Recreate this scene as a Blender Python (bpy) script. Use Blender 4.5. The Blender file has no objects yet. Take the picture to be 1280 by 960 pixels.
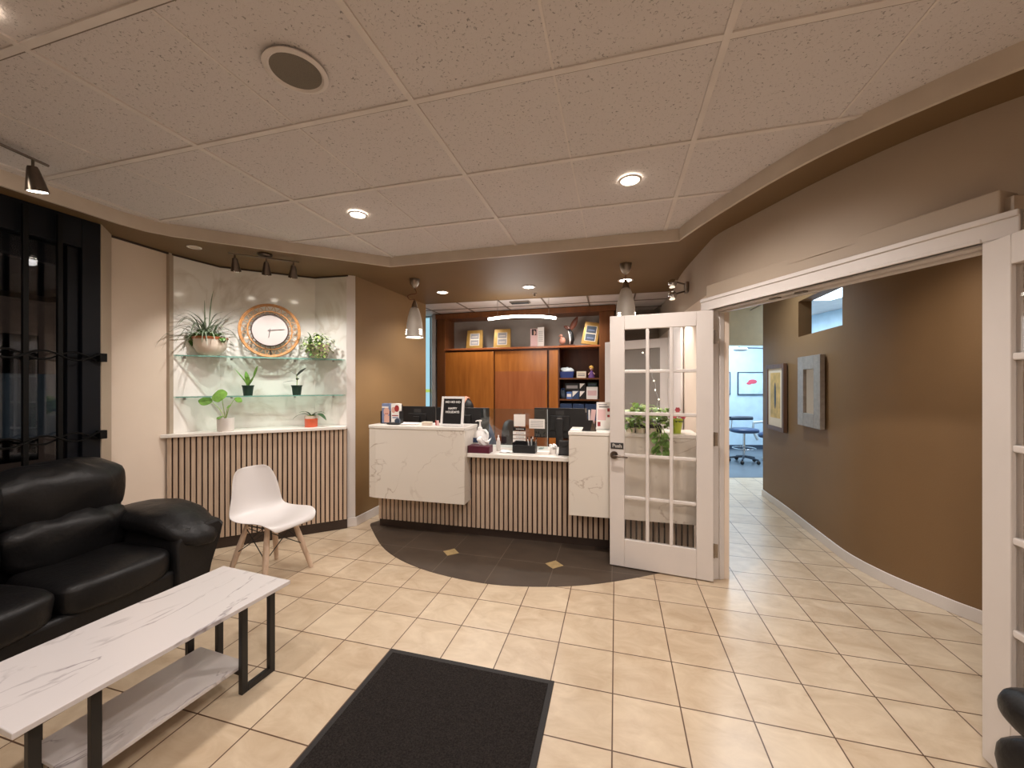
import bpy, bmesh, math, random
from mathutils import Vector, Matrix, Euler

random.seed(7)
SC = bpy.context.scene
COL = SC.collection
PI = math.pi
R = math.radians
H, F = 1.48, 485.0            # eye height (m) and focal length in pixels of a 1280 wide frame


def at(px, py, Y):
    """world point seen at a pixel of the photograph when it stands at depth Y"""
    return Vector(((px - 640) / F * Y, Y, H - (py - 480) / F * Y))


def flo(px, py):
    Y = F * H / (py - 480)
    return Vector(((px - 640) / F * Y, Y))


def hit(px, A, B):
    """plan point where the sight line through column px crosses the plan line A-B"""
    k = (px - 640) / F
    ax, ay = A[0], A[1]
    dx, dy = B[0] - ax, B[1] - ay
    t = (k * ay - ax) / (dx - k * dy)
    return Vector((ax + dx * t, ay + dy * t)), t


# ------------------------------------------------------------------ materials
def lin(c):
    out = []
    for v in c[:3]:
        v = v / 255.0
        out.append(v / 12.92 if v <= 0.04045 else ((v + 0.055) / 1.055) ** 2.4)
    return (*out, 1.0)


def base_mat(name):
    m = bpy.data.materials.new(name)
    m.use_nodes = True
    nt = m.node_tree
    return m, nt, nt.nodes['Principled BSDF']


def nd(nt, typ, **kw):
    n = nt.nodes.new(typ)
    for k, v in kw.items():
        if k in n.inputs:
            n.inputs[k].default_value = v
        else:
            setattr(n, k, v)
    return n


def ramp(nt, stops):
    r = nt.nodes.new('ShaderNodeValToRGB')
    e = r.color_ramp.elements
    while len(e) < len(stops):
        e.new(0.5)
    for i, (p, c) in enumerate(stops):
        e[i].position = p
        e[i].color = c
    return r


def pm(name, col, rough=0.5, metal=0.0, var=0.06, vscale=6.0, bump=0.0, bscale=60.0, coat=0.0, spec=0.5,
       stretch=None, emit=None, estr=0.0, alpha=None, trans=0.0):
    """plain paint / plastic / metal with a little procedural variation"""
    m, nt, b = base_mat(name)
    L = nt.links
    tc = nd(nt, 'ShaderNodeTexCoord')
    vec = tc.outputs['Object']
    if stretch:
        mp = nd(nt, 'ShaderNodeMapping')
        mp.inputs['Scale'].default_value = stretch
        L.new(vec, mp.inputs['Vector'])
        vec = mp.outputs['Vector']
    n = nd(nt, 'ShaderNodeTexNoise', Scale=vscale, Detail=4.0)
    L.new(vec, n.inputs['Vector'])
    c = lin(col)
    lo = tuple(max(0, x * (1 - var)) for x in c[:3]) + (1,)
    hi = tuple(min(1, x * (1 + var)) for x in c[:3]) + (1,)
    rp = ramp(nt, [(0.3, lo), (0.7, hi)])
    L.new(n.outputs['Fac'], rp.inputs['Fac'])
    L.new(rp.outputs['Color'], b.inputs['Base Color'])
    b.inputs['Roughness'].default_value = rough
    b.inputs['Metallic'].default_value = metal
    b.inputs['Specular IOR Level'].default_value = spec
    b.inputs['Coat Weight'].default_value = coat
    if trans:
        b.inputs['Transmission Weight'].default_value = trans
    if alpha is not None:
        b.inputs['Alpha'].default_value = alpha
    if emit:
        b.inputs['Emission Color'].default_value = lin(emit)
        b.inputs['Emission Strength'].default_value = estr
    if bump:
        n2 = nd(nt, 'ShaderNodeTexNoise', Scale=bscale, Detail=5.0)
        L.new(vec, n2.inputs['Vector'])
        bp = nd(nt, 'ShaderNodeBump', Strength=bump, Distance=0.01)
        L.new(n2.outputs['Fac'], bp.inputs['Height'])
        L.new(bp.outputs['Normal'], b.inputs['Normal'])
    return m


def wood(name, c1, c2, rough=0.4, scale=(1, 1, 12), wscale=2.0, spec=0.4):
    """grain runs along the axis that is scaled the least"""
    m, nt, b = base_mat(name)
    L = nt.links
    tc = nd(nt, 'ShaderNodeTexCoord')
    mp = nd(nt, 'ShaderNodeMapping')
    mp.inputs['Scale'].default_value = scale
    L.new(tc.outputs['Object'], mp.inputs['Vector'])
    n = nd(nt, 'ShaderNodeTexNoise', Scale=wscale, Detail=6.0, Roughness=0.6, Distortion=0.6)
    L.new(mp.outputs['Vector'], n.inputs['Vector'])
    rp = ramp(nt, [(0.3, lin(c1)), (0.7, lin(c2))])
    L.new(n.outputs['Fac'], rp.inputs['Fac'])
    L.new(rp.outputs['Color'], b.inputs['Base Color'])
    b.inputs['Roughness'].default_value = rough
    b.inputs['Specular IOR Level'].default_value = spec
    return m


def marble(name, base, vein, rough=0.2, s1=1.6, width=0.02, amount=0.8, warp=1.2, seed=0.0, rot=(0.5, 0.3, 0.6), scl=(0.8, 1.5, 1.1)):
    m, nt, b = base_mat(name)
    L = nt.links
    tc = nd(nt, 'ShaderNodeTexCoord')
    mp = nd(nt, 'ShaderNodeMapping')
    mp.inputs['Location'].default_value = (seed, seed * 0.7, seed * 1.3)
    mp.inputs['Rotation'].default_value = rot
    mp.inputs['Scale'].default_value = scl
    L.new(tc.outputs['Object'], mp.inputs['Vector'])
    n = nd(nt, 'ShaderNodeTexNoise', Scale=s1, Detail=5.0, Roughness=0.5, Distortion=warp)
    L.new(mp.outputs['Vector'], n.inputs['Vector'])
    a = nd(nt, 'ShaderNodeMath', operation='SUBTRACT')
    a.inputs[1].default_value = 0.5
    L.new(n.outputs['Fac'], a.inputs[0])
    ab = nd(nt, 'ShaderNodeMath', operation='ABSOLUTE')
    L.new(a.outputs[0], ab.inputs[0])
    r1 = ramp(nt, [(0.0, (1, 1, 1, 1)), (width, (0, 0, 0, 1))])
    L.new(ab.outputs[0], r1.inputs['Fac'])
    n2 = nd(nt, 'ShaderNodeTexNoise', Scale=s1 * 1.7, Detail=2.0)
    L.new(mp.outputs['Vector'], n2.inputs['Vector'])
    r2 = ramp(nt, [(0.42, (0, 0, 0, 1)), (0.66, (1, 1, 1, 1))])
    L.new(n2.outputs['Fac'], r2.inputs['Fac'])
    mu = nd(nt, 'ShaderNodeMath', operation='MULTIPLY')
    L.new(r1.outputs['Color'], mu.inputs[0])
    L.new(r2.outputs['Color'], mu.inputs[1])
    mu2 = nd(nt, 'ShaderNodeMath', operation='MULTIPLY')
    L.new(mu.outputs[0], mu2.inputs[0])
    mu2.inputs[1].default_value = amount
    mx = nd(nt, 'ShaderNodeMix', data_type='RGBA')
    L.new(mu2.outputs[0], mx.inputs['Factor'])
    mx.inputs['A'].default_value = lin(base)
    mx.inputs['B'].default_value = lin(vein)
    L.new(mx.outputs['Result'], b.inputs['Base Color'])
    b.inputs['Roughness'].default_value = rough
    return m


def tile_mat(name, size, ang, u0, v0, c1, c2, grout, mortar=0.0035, rough=0.3, cloud=0.62, spec=0.5, wear=None):
    m, nt, b = base_mat(name)
    L = nt.links
    tc = nd(nt, 'ShaderNodeTexCoord')
    mp = nd(nt, 'ShaderNodeMapping')
    mp.inputs['Rotation'].default_value = (0, 0, ang)
    mp.inputs['Location'].default_value = (-u0, -v0, 0)
    L.new(tc.outputs['Object'], mp.inputs['Vector'])
    br = nd(nt, 'ShaderNodeTexBrick', offset=0.0, squash=1.0)
    br.inputs['Scale'].default_value = 1.0
    br.inputs['Mortar Size'].default_value = mortar
    br.inputs['Mortar Smooth'].default_value = 0.3
    br.inputs['Bias'].default_value = 0.0
    br.inputs['Brick Width'].default_value = size
    br.inputs['Row Height'].default_value = size
    br.inputs['Color1'].default_value = (0.35, 0.35, 0.35, 1)
    br.inputs['Color2'].default_value = (0.65, 0.65, 0.65, 1)
    L.new(mp.outputs['Vector'], br.inputs['Vector'])
    n = nd(nt, 'ShaderNodeTexNoise', Scale=5.0, Detail=7.0, Roughness=0.62, Distortion=0.8)
    mp2 = nd(nt, 'ShaderNodeMapping')
    mp2.inputs['Scale'].default_value = (1, 1.6, 1)
    L.new(mp.outputs['Vector'], mp2.inputs['Vector'])
    L.new(mp2.outputs['Vector'], n.inputs['Vector'])
    md = nd(nt, 'ShaderNodeMix', data_type='FLOAT')
    md.inputs['Factor'].default_value = cloud
    L.new(br.outputs['Color'], md.inputs['A'])
    L.new(n.outputs['Fac'], md.inputs['B'])
    rp = ramp(nt, [(0.3, lin(c1)), (0.68, lin(c2))])
    L.new(md.outputs['Result'], rp.inputs['Fac'])
    mx = nd(nt, 'ShaderNodeMix', data_type='RGBA')
    L.new(br.outputs['Fac'], mx.inputs['Factor'])
    L.new(rp.outputs['Color'], mx.inputs['A'])
    mx.inputs['B'].default_value = lin(grout)
    L.new(mx.outputs['Result'], b.inputs['Base Color'])
    rr = nd(nt, 'ShaderNodeMapRange')
    rr.inputs['To Min'].default_value = rough - 0.08
    rr.inputs['To Max'].default_value = rough + 0.12
    L.new(n.outputs['Fac'], rr.inputs['Value'])
    L.new(rr.outputs['Result'], b.inputs['Roughness'])
    b.inputs['Specular IOR Level'].default_value = spec
    bp = nd(nt, 'ShaderNodeBump', Strength=0.4, Distance=0.002, invert=True)
    L.new(br.outputs['Fac'], bp.inputs['Height'])
    L.new(bp.outputs['Normal'], b.inputs['Normal'])
    return m


def acoustic(name, col):
    """pitted mineral fibre ceiling tile"""
    m, nt, b = base_mat(name)
    L = nt.links
    tc = nd(nt, 'ShaderNodeTexCoord')
    v = nd(nt, 'ShaderNodeTexNoise', Scale=105.0, Detail=2.0, Roughness=0.5, Distortion=0.8)
    L.new(tc.outputs['Object'], v.inputs['Vector'])
    n = nd(nt, 'ShaderNodeTexNoise', Scale=4.0, Detail=2.0)
    L.new(tc.outputs['Object'], n.inputs['Vector'])
    r = ramp(nt, [(0.30, (0.45, 0.45, 0.45, 1)), (0.38, (1, 1, 1, 1))])
    L.new(v.outputs['Fac'], r.inputs['Fac'])
    c = lin(col)
    mx = nd(nt, 'ShaderNodeMix', data_type='RGBA', blend_type='MULTIPLY')
    mx.inputs['Factor'].default_value = 1.0
    mx.inputs['A'].default_value = c
    L.new(r.outputs['Color'], mx.inputs['B'])
    L.new(mx.outputs['Result'], b.inputs['Base Color'])
    b.inputs['Roughness'].default_value = 0.9
    b.inputs['Specular IOR Level'].default_value = 0.1
    bp = nd(nt, 'ShaderNodeBump', Strength=0.5, Distance=0.004)
    L.new(v.outputs['Fac'], bp.inputs['Height'])
    L.new(bp.outputs['Normal'], b.inputs['Normal'])
    return m


def glow(name, col, s):
    m, nt, b = base_mat(name)
    b.inputs['Base Color'].default_value = lin(col)
    b.inputs['Emission Color'].default_value = lin(col)
    b.inputs['Emission Strength'].default_value = s
    return m


def clear(name, tint=(255, 255, 255), rough=0.0, gl=0.12):
    """thin clear pane: mostly see-through, with a faint reflection"""
    m, nt, b = base_mat(name)
    L = nt.links
    out = [n for n in nt.nodes if n.type == 'OUTPUT_MATERIAL'][0]
    tr = nd(nt, 'ShaderNodeBsdfTransparent')
    tr.inputs['Color'].default_value = lin(tint)
    g = nd(nt, 'ShaderNodeBsdfGlossy')
    g.inputs['Roughness'].default_value = rough
    fr = nd(nt, 'ShaderNodeFresnel', IOR=1.25)
    mu = nd(nt, 'ShaderNodeMath', operation='MULTIPLY_ADD')
    L.new(fr.outputs[0], mu.inputs[0])
    mu.inputs[1].default_value = 0.6
    mu.inputs[2].default_value = gl * 0.15
    mx = nd(nt, 'ShaderNodeMixShader')
    L.new(mu.outputs[0], mx.inputs[0])
    L.new(tr.outputs[0], mx.inputs[1])
    L.new(g.outputs[0], mx.inputs[2])
    L.new(mx.outputs[0], out.inputs['Surface'])
    return m


def leafmat(name, c1, c2):
    return pm(name, c1, 0.45, var=0.35, vscale=25.0)


GA = R(15.0)
GX = Vector((math.cos(GA), -math.sin(GA)))      # tile grid direction to the right
GY = Vector((math.sin(GA), math.cos(GA)))       # tile grid direction away from the eye


def uv(p):
    return (p[0] * math.cos(GA) - p[1] * math.sin(GA), p[0] * math.sin(GA) + p[1] * math.cos(GA))


t0 = uv((0.559, 2.145))
t1 = uv((-0.536, 3.41))
M = dict(
    floor=tile_mat('cream_floor_tile', 0.30, GA, t0[0], t0[1], (176, 152, 124), (214, 196, 170), (92, 68, 52), rough=0.30),
    inlay=tile_mat('dark_floor_tile', 0.457, GA, t1[0], t1[1], (62, 52, 44), (88, 74, 62), (104, 92, 80), mortar=0.003, rough=0.45),
    gold_tile=pm('gold_tile', (176, 152, 108), 0.4, var=0.15, vscale=30),
    ctile=acoustic('ceiling_tile', (212, 206, 205)),
    tbar=pm('tbar_white', (218, 211, 207), 0.6),
    fascia=pm('fascia_beige', (206, 194, 180), 0.6),
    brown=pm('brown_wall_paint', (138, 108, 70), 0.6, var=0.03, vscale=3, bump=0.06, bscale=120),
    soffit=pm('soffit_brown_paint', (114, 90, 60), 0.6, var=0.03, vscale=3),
    hall=pm('hall_brown_paint', (124, 95, 62), 0.55, var=0.03, vscale=3, bump=0.08, bscale=120),
    beige=pm('beige_wall_paint', (224, 207, 190), 0.6, var=0.03, vscale=3, bump=0.05, bscale=150),
    taupe=pm('taupe_wall_paint', (176, 160, 142), 0.6, var=0.03, vscale=3, bump=0.08, bscale=150),
    cream=pm('cream_wall_paint', (232, 214, 178), 0.6),
    white=pm('white_trim_paint', (218, 211, 206), 0.4, var=0.02),
    door=pm('white_door_paint', (216, 208, 202), 0.38, var=0.02),
    blue=pm('pale_blue_paint', (196, 218, 232), 0.6),
    opfloor=pm('grey_vinyl_floor', (96, 106, 116), 0.35, var=0.12, vscale=3),
    grey=pm('grey_wall_paint', (152, 144, 136), 0.6),
    mar=marble('white_marble_counter', (226, 218, 207), (150, 126, 106), 0.22, s1=1.7, width=0.009, amount=0.6, seed=12.4),
    marn=marble('white_marble_niche', (238, 234, 228), (196, 184, 168), 0.12, s1=1.5, width=0.05, amount=0.55, seed=9.2),
    mart=marble('white_marble_table', (212, 206, 205), (128, 118, 122), 0.25, s1=1.5, width=0.016, amount=0.85, warp=0.9, seed=2.2, rot=(0, 0, 0.45), scl=(0.9, 3.2, 1.0)),
    quartz=pm('white_quartz', (236, 230, 222), 0.25, var=0.03, vscale=20),
    slat=wood('oak_slat', (182, 158, 136), (212, 188, 164), 0.5, (60, 60, 2.2), 1.0),
    slatback=pm('dark_felt_backing', (52, 30, 26), 0.9),
    toe=pm('dark_toe_kick', (56, 42, 34), 0.5, var=0.15),
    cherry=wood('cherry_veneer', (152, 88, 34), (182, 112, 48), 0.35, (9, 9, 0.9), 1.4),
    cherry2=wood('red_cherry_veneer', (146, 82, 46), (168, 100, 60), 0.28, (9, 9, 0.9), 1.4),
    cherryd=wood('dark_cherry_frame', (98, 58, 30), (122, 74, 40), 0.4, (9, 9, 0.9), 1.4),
    cherryk=wood('deep_cherry', (70, 36, 20), (92, 50, 28), 0.5, (6, 6, 0.9), 1.4),  # deepest cherry tone, for shelf backs, divider and sculpture base
    leather=pm('black_leather', (17, 16, 17), 0.44, var=0.2, vscale=8, bump=0.25, bscale=40, spec=0.38),
    leatherg=pm('dark_grey_leather', (46, 46, 48), 0.45, bump=0.1, bscale=90),
    bmetal=pm('black_powder_coat', (30, 28, 27), 0.45, var=0.1),
    black=pm('black_plastic', (22, 21, 22), 0.45, var=0.1),
    black2=pm('charcoal_plastic', (48, 46, 46), 0.5, var=0.1),
    nickel=pm('brushed_nickel', (150, 140, 130), 0.32, 1.0, var=0.08, vscale=40),
    bronze=pm('dark_nickel', (112, 102, 94), 0.28, 1.0, var=0.08, vscale=40),
    chrome=pm('chrome', (210, 212, 215), 0.12, 1.0, var=0.02),
    shade=pm('grey_pendant_metal', (206, 200, 192), 0.55, 0.15, var=0.05),
    gold=pm('gold_frame', (176, 138, 72), 0.35, 0.35, var=0.1, vscale=20),
    chairw=pm('white_chair_plastic', (216, 211, 209), 0.3, var=0.01),
    beech=wood('pale_beech', (196, 168, 144), (218, 194, 172), 0.5, (40, 40, 3), 1.0),
    mat=pm('dark_floor_mat', (42, 38, 36), 0.95, var=0.5, vscale=160, bump=0.6, bscale=300, spec=0.1),
    matedge=pm('mat_rubber_edge', (34, 31, 30), 0.7, bump=0.2, bscale=200),
    navy=pm('navy_window_frame', (7, 11, 19), 0.5, var=0.1, spec=0.25),
    iron=pm('black_iron', (8, 8, 8), 0.5, var=0.1, spec=0.2),
    nightglass=clear('night_window_glass', (215, 222, 230), 0.0, 0.25),
    frost=pm('frosted_film', (92, 98, 98), 0.6, var=0.1, alpha=0.85),
    glass=clear('clear_pane', (255, 255, 255)),
    acrylic=clear('clear_acrylic', (240, 246, 246), 0.0, 0.5),
    shelf=clear('green_edge_glass', (234, 246, 241), 0.0, 0.6),
    shelfedge=pm('glass_shelf_edge', (120, 170, 158), 0.15, var=0.1, coat=0.5),
    steel=pm('steel_clip', (170, 168, 165), 0.3, 1.0),
    dimbulb=glow('lamp_dim', (255, 240, 215), 1.2),
    pier=pm('pale_pier_paint', (196, 192, 190), 0.5),
    bulb=glow('lamp_warm', (255, 226, 190), 14.0),
    bulbw=glow('lamp_neutral', (255, 244, 226), 16.0),
    led=glow('led_tube', (255, 248, 236), 14.0),
    coolpanel=glow('cool_ceiling_panel', (210, 238, 255), 5.0),
    daypane=glow('bright_blue_pane', (168, 216, 232), 0.95),
    limepane=glow('lime_pane', (186, 214, 110), 0.9),
    paper=pm('white_paper', (238, 232, 226), 0.7, var=0.02),
    paperg=pm('grey_print', (150, 146, 146), 0.7),
    pinkp=pm('pink_print', (222, 186, 184), 0.6),
    redp=pm('red_print', (158, 44, 46), 0.6),
    bluep=pm('blue_print', (122, 134, 166), 0.6),
    darkp=pm('dark_print', (52, 40, 40), 0.6),
    skin=pm('skin', (222, 158, 132), 0.5, var=0.06, vscale=20),
    skinp=pm('printed_skin', (216, 168, 150), 0.6),
    hair=pm('dark_hair', (14, 10, 9), 0.45, var=0.4, vscale=60),
    scrub=pm('navy_scrubs', (52, 60, 92), 0.8),
    silv=pm('silver_frame', (168, 160, 152), 0.35, 0.5, var=0.12, vscale=30),
    dwood=wood('walnut_frame', (84, 58, 44), (112, 80, 60), 0.4, (20, 20, 3), 1.0),
    mirror=pm('mirror_glass', (230, 226, 220), 0.04, 1.0, var=0.0),
    ochre=pm('ochre_print', (206, 176, 112), 0.6, var=0.25, vscale=12),
    mat_board=pm('ivory_mat_board', (226, 214, 194), 0.7),
    bluepic=pm('pale_blue_print', (196, 220, 232), 0.6, var=0.15, vscale=6),
    navyup=pm('navy_vinyl', (52, 72, 108), 0.35),
    lightup=pm('light_grey_plastic', (196, 204, 206), 0.35),
    rattan=pm('rattan', (180, 128, 78), 0.5, var=0.2, vscale=40),
    rattanp=pm('pale_rattan', (176, 134, 92), 0.5, var=0.15, vscale=40),
    clockrim=pm('dark_clock_rim', (74, 62, 60), 0.35),
    clockface=pm('clock_face', (176, 166, 162), 0.4, var=0.01),
    clockhand=pm('clock_hand', (120, 112, 110), 0.4),
    ceram=pm('glazed_cream_pot', (216, 200, 184), 0.25, var=0.12, vscale=8),
    copper=pm('copper_rim', (172, 100, 66), 0.35, 0.3),
    wpot=pm('white_pot', (236, 230, 224), 0.35),
    gpot=pm('dark_green_pot', (24, 52, 40), 0.45),
    opot=pm('orange_pot', (214, 96, 62), 0.45, var=0.15, vscale=12),
    lime=pm('lime_green_pot', (186, 204, 48), 0.4),
    soil=pm('potting_soil', (50, 36, 26), 0.95, var=0.4, vscale=60),
    leaf1=leafmat('mid_green_leaf', (84, 122, 58), 0),
    leaf2=leafmat('dark_green_leaf', (52, 84, 50), 0),
    leaf3=leafmat('light_green_leaf', (158, 184, 96), 0),
    leaf4=leafmat('grey_green_leaf', (106, 118, 96), 0),
    leaf5=leafmat('near_black_leaf', (50, 54, 48), 0),
    leaf6=leafmat('bright_green_leaf', (112, 154, 66), 0),
    pink=pm('pink_petal', (214, 84, 104), 0.5),
    whitepl=pm('white_plastic', (238, 236, 234), 0.3, var=0.01),
    tissue=pm('tissue_paper', (244, 242, 240), 0.8, var=0.01),
    maroon=pm('maroon_print', (82, 24, 44), 0.45, var=0.3, vscale=10),
    bluebox=pm('royal_blue_plastic', (40, 58, 120), 0.4),
    bluelt=pm('mid_blue_card', (84, 116, 178), 0.5),
    slate=pm('slate_card', (56, 68, 84), 0.5),
    purple=pm('purple_cloth', (96, 62, 120), 0.7),
    yellow=pm('yellow_doll_hair', (206, 160, 72), 0.6),
    brownw=pm('carved_brown', (98, 52, 34), 0.4, var=0.2, vscale=30),
    rosy=pm('rosy_stone', (186, 132, 112), 0.4, var=0.2, vscale=30),
    vent=pm('vent_grey', (120, 108, 96), 0.5),
    speakerg=pm('speaker_grille', (120, 112, 100), 0.7, bump=0.5, bscale=400),
    street=pm('glowing_night_facade', (118, 98, 84), 0.8, var=0.3, vscale=3, emit=(118, 92, 76), estr=0.16),  # emission stands in for street light falling on the facade
    asphalt=pm('night_pavement', (52, 50, 50), 0.8, var=0.3, vscale=4),
    letter=pm('white_letters', (245, 243, 240), 0.5, var=0.0),
    felt=pm('black_felt_board', (28, 26, 26), 0.95),
)


# ------------------------------------------------------------------ mesh builder
def rotm(rot):
    if rot is None:
        return Matrix.Identity(3)
    if isinstance(rot, (int, float)):
        return Matrix.Rotation(rot, 3, 'Z')
    return Euler(rot).to_matrix()


class MB:
    def __init__(s):
        s.bm = bmesh.new()
        s.mi = 0

    def _new(s, verts, faces):
        vs = [s.bm.verts.new(v) for v in verts]
        for f in faces:
            try:
                fc = s.bm.faces.new([vs[i] for i in f])
                fc.material_index = s.mi
            except ValueError:
                pass
        return vs

    def box(s, c, d, rot=None):
        m = rotm(rot)
        c = Vector(c)
        x, y, z = d[0] / 2, d[1] / 2, d[2] / 2
        P = [(-x, -y, -z), (x, -y, -z), (x, y, -z), (-x, y, -z), (-x, -y, z), (x, -y, z), (x, y, z), (-x, y, z)]
        s._new([c + m @ Vector(p) for p in P],
               [(0, 3, 2, 1), (4, 5, 6, 7), (0, 1, 5, 4), (1, 2, 6, 5), (2, 3, 7, 6), (3, 0, 4, 7)])
        return s

    def bx(s, x0, x1, y0, y1, z0, z1):
        return s.box(((x0 + x1) / 2, (y0 + y1) / 2, (z0 + z1) / 2), (x1 - x0, y1 - y0, z1 - z0))

    def tube(s, pts, r, n=8, closed=False, flat=1.0):
        pts = [Vector(p) for p in pts]
        k = len(pts)
        rs = r if isinstance(r, (list, tuple)) else [r] * k
        rings = []
        ref = None
        for i, p in enumerate(pts):
            if closed:
                t = pts[(i + 1) % k] - pts[i - 1]
            else:
                t = pts[min(i + 1, k - 1)] - pts[max(i - 1, 0)]
            t.normalize()
            if ref is None:
                ref = Vector((0, 0, 1)) if abs(t.z) < 0.9 else Vector((1, 0, 0))
            u = ref - t * ref.dot(t)
            if u.length < 1e-5:
                u = t.orthogonal()
            u.normalize()
            ref = u
            w = t.cross(u)
            rings.append([s.bm.verts.new(p + (u * math.cos(2 * PI * j / n) * flat + w * math.sin(2 * PI * j / n)) * rs[i])
                          for j in range(n)])
        m = k if closed else k - 1
        for i in range(m):
            a, b = rings[i], rings[(i + 1) % k]
            for j in range(n):
                f = s.bm.faces.new((a[j], a[(j + 1) % n], b[(j + 1) % n], b[j]))
                f.material_index = s.mi
        if not closed:
            for rg in (list(reversed(rings[0])), rings[-1]):
                f = s.bm.faces.new(rg)
                f.material_index = s.mi
        return s

    def cyl(s, p0, p1, r0, r1=None, n=20):
        return s.tube([p0, p1], [r0, r0 if r1 is None else r1], n)

    def lathe(s, prof, c=(0, 0, 0), n=28, ax=None, m3=None):
        c = Vector(c)
        m = m3 or Matrix.Identity(3)
        rings = []
        for (r, z) in prof:
            if r < 1e-6:
                rings.append([s.bm.verts.new(c + m @ Vector((0, 0, z)))])
            else:
                rings.append([s.bm.verts.new(c + m @ Vector((r * math.cos(2 * PI * j / n), r * math.sin(2 * PI * j / n), z)))
                              for j in range(n)])
        for a, b in zip(rings, rings[1:]):
            for j in range(n):
                j2 = (j + 1) % n
                if len(a) == 1 and len(b) == 1:
                    continue
                if len(a) == 1:
                    v = (a[0], b[j2], b[j])
                elif len(b) == 1:
                    v = (a[j], a[j2], b[0])
                else:
                    v = (a[j], a[j2], b[j2], b[j])
                f = s.bm.faces.new(v)
                f.material_index = s.mi
        return s

    def prism(s, poly, z0, z1):
        n = len(poly)
        ar = sum(poly[i][0] * poly[(i + 1) % n][1] - poly[(i + 1) % n][0] * poly[i][1] for i in range(n))
        if ar < 0:
            poly = list(reversed(poly))
        P = [(p[0], p[1], z0) for p in poly] + [(p[0], p[1], z1) for p in poly]
        F_ = [tuple(reversed(range(n))), tuple(range(n, 2 * n))]
        F_ += [(i, (i + 1) % n, (i + 1) % n + n, i + n) for i in range(n)]
        s._new(P, F_)
        return s

    def quad(s, *p):
        s._new(p, [tuple(range(len(p)))])
        return s

    def sheet(s, rows):
        n = len(rows[0])
        vs = [[s.bm.verts.new(p) for p in r] for r in rows]
        for a, b in zip(vs, vs[1:]):
            for j in range(n - 1):
                f = s.bm.faces.new((a[j], a[j + 1], b[j + 1], b[j]))
                f.material_index = s.mi
        return s

    def wall(s, pts, z0, z1, t, side=1):
        """wall of thickness t along a plan polyline; side +1 puts the thickness to the right of travel"""
        pts = [Vector(p) for p in pts]
        offs = []
        for i in range(len(pts)):
            a = pts[max(i - 1, 0)]
            b = pts[min(i + 1, len(pts) - 1)]
            d = (b - a).normalized()
            offs.append(pts[i] + Vector((d.y, -d.x)) * t * side)
        k = len(pts)
        V = []
        for z in (z0, z1):
            V += [(p.x, p.y, z) for p in pts] + [(p.x, p.y, z) for p in offs]
        A = lambda i: i
        B = lambda i: i + k
        C_ = lambda i: i + 2 * k
        D = lambda i: i + 3 * k
        F_ = []
        for i in range(k - 1):
            F_ += [(A(i), A(i + 1), C_(i + 1), C_(i)), (B(i + 1), B(i), D(i), D(i + 1)),
                   (C_(i), C_(i + 1), D(i + 1), D(i)), (A(i + 1), A(i), B(i), B(i + 1))]
        F_ += [(A(0), C_(0), D(0), B(0)), (A(k - 1), B(k - 1), D(k - 1), C_(k - 1))]
        s._new(V, F_)
        return s

    def blob(s, c, r, n=16, m=10, e=1.0, rot=None, fn=None):
        """superellipsoid: e=1 ellipsoid, smaller e squarer"""
        mm = rotm(rot)
        c = Vector(c)

        def pw(v, p):
            return math.copysign(abs(v) ** p, v)
        rows = []
        for i in range(m + 1):
            ph = -PI / 2 + PI * i / m
            row = []
            for j in range(n):
                th = 2 * PI * j / n
                p = Vector((pw(math.cos(ph), e) * pw(math.cos(th), e) * r[0],
                            pw(math.cos(ph), e) * pw(math.sin(th), e) * r[1], pw(math.sin(ph), e) * r[2]))
                if fn:
                    p = fn(p)
                row.append(p)
            rows.append(row)
        vs = []
        for i, row in enumerate(rows):
            if i in (0, m):
                vs.append([s.bm.verts.new(c + mm @ row[0])])
            else:
                vs.append([s.bm.verts.new(c + mm @ p) for p in row])
        for a, b in zip(vs, vs[1:]):
            for j in range(n):
                j2 = (j + 1) % n
                if len(a) == 1:
                    v = (a[0], b[j2], b[j])
                elif len(b) == 1:
                    v = (a[j], a[j2], b[0])
                else:
                    v = (a[j], a[j2], b[j2], b[j])
                f = s.bm.faces.new(v)
                f.material_index = s.mi
        return s

    def leaf(s, base, d, L, W, droop=0.3, up=(0, 0, 1), seg=6, fold=0.15, tip=1.0):
        """a pointed leaf blade that starts at base and bends down along its length"""
        base = Vector(base)
        d = Vector(d).normalized()
        up = Vector(up)
        side = d.cross(up)
        if side.length < 1e-4:
            side = Vector((1, 0, 0))
        side.normalize()
        nrm = side.cross(d).normalized()
        rows = []
        p = base.copy()
        cur = d.copy()
        for i in range(seg + 1):
            t = i / seg
            w = W * 0.5 * (math.sin(PI * min(1, t * 0.92 + 0.06)) ** 0.8) * (1 if t < 0.6 else tip)
            rows.append([p - side * w + nrm * w * fold, p.copy(), p + side * w + nrm * w * fold])
            p = p + cur * (L / seg)
            cur = (cur - Vector((0, 0, 1)) * droop / seg * 2).normalized()
        s.sheet(rows)
        return s

    def build(s, name, mat, parent=None, smooth=35, bevel=0.0, solid=0.0, sub=0, seg=2, recalc=True):
        if recalc:
            bmesh.ops.recalc_face_normals(s.bm, faces=s.bm.faces[:])
        me = bpy.data.meshes.new(name)
        s.bm.to_mesh(me)
        s.bm.free()
        for m in (mat if isinstance(mat, (list, tuple)) else [mat]):
            me.materials.append(m)
        if smooth:
            me.shade_smooth()
            if smooth < 180:
                me.set_sharp_from_angle(angle=R(smooth))
        o = bpy.data.objects.new(name, me)
        COL.objects.link(o)
        if parent:
            o.parent = parent
        if solid:
            md = o.modifiers.new('solid', 'SOLIDIFY')
            md.thickness = solid
            md.offset = 0
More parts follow.
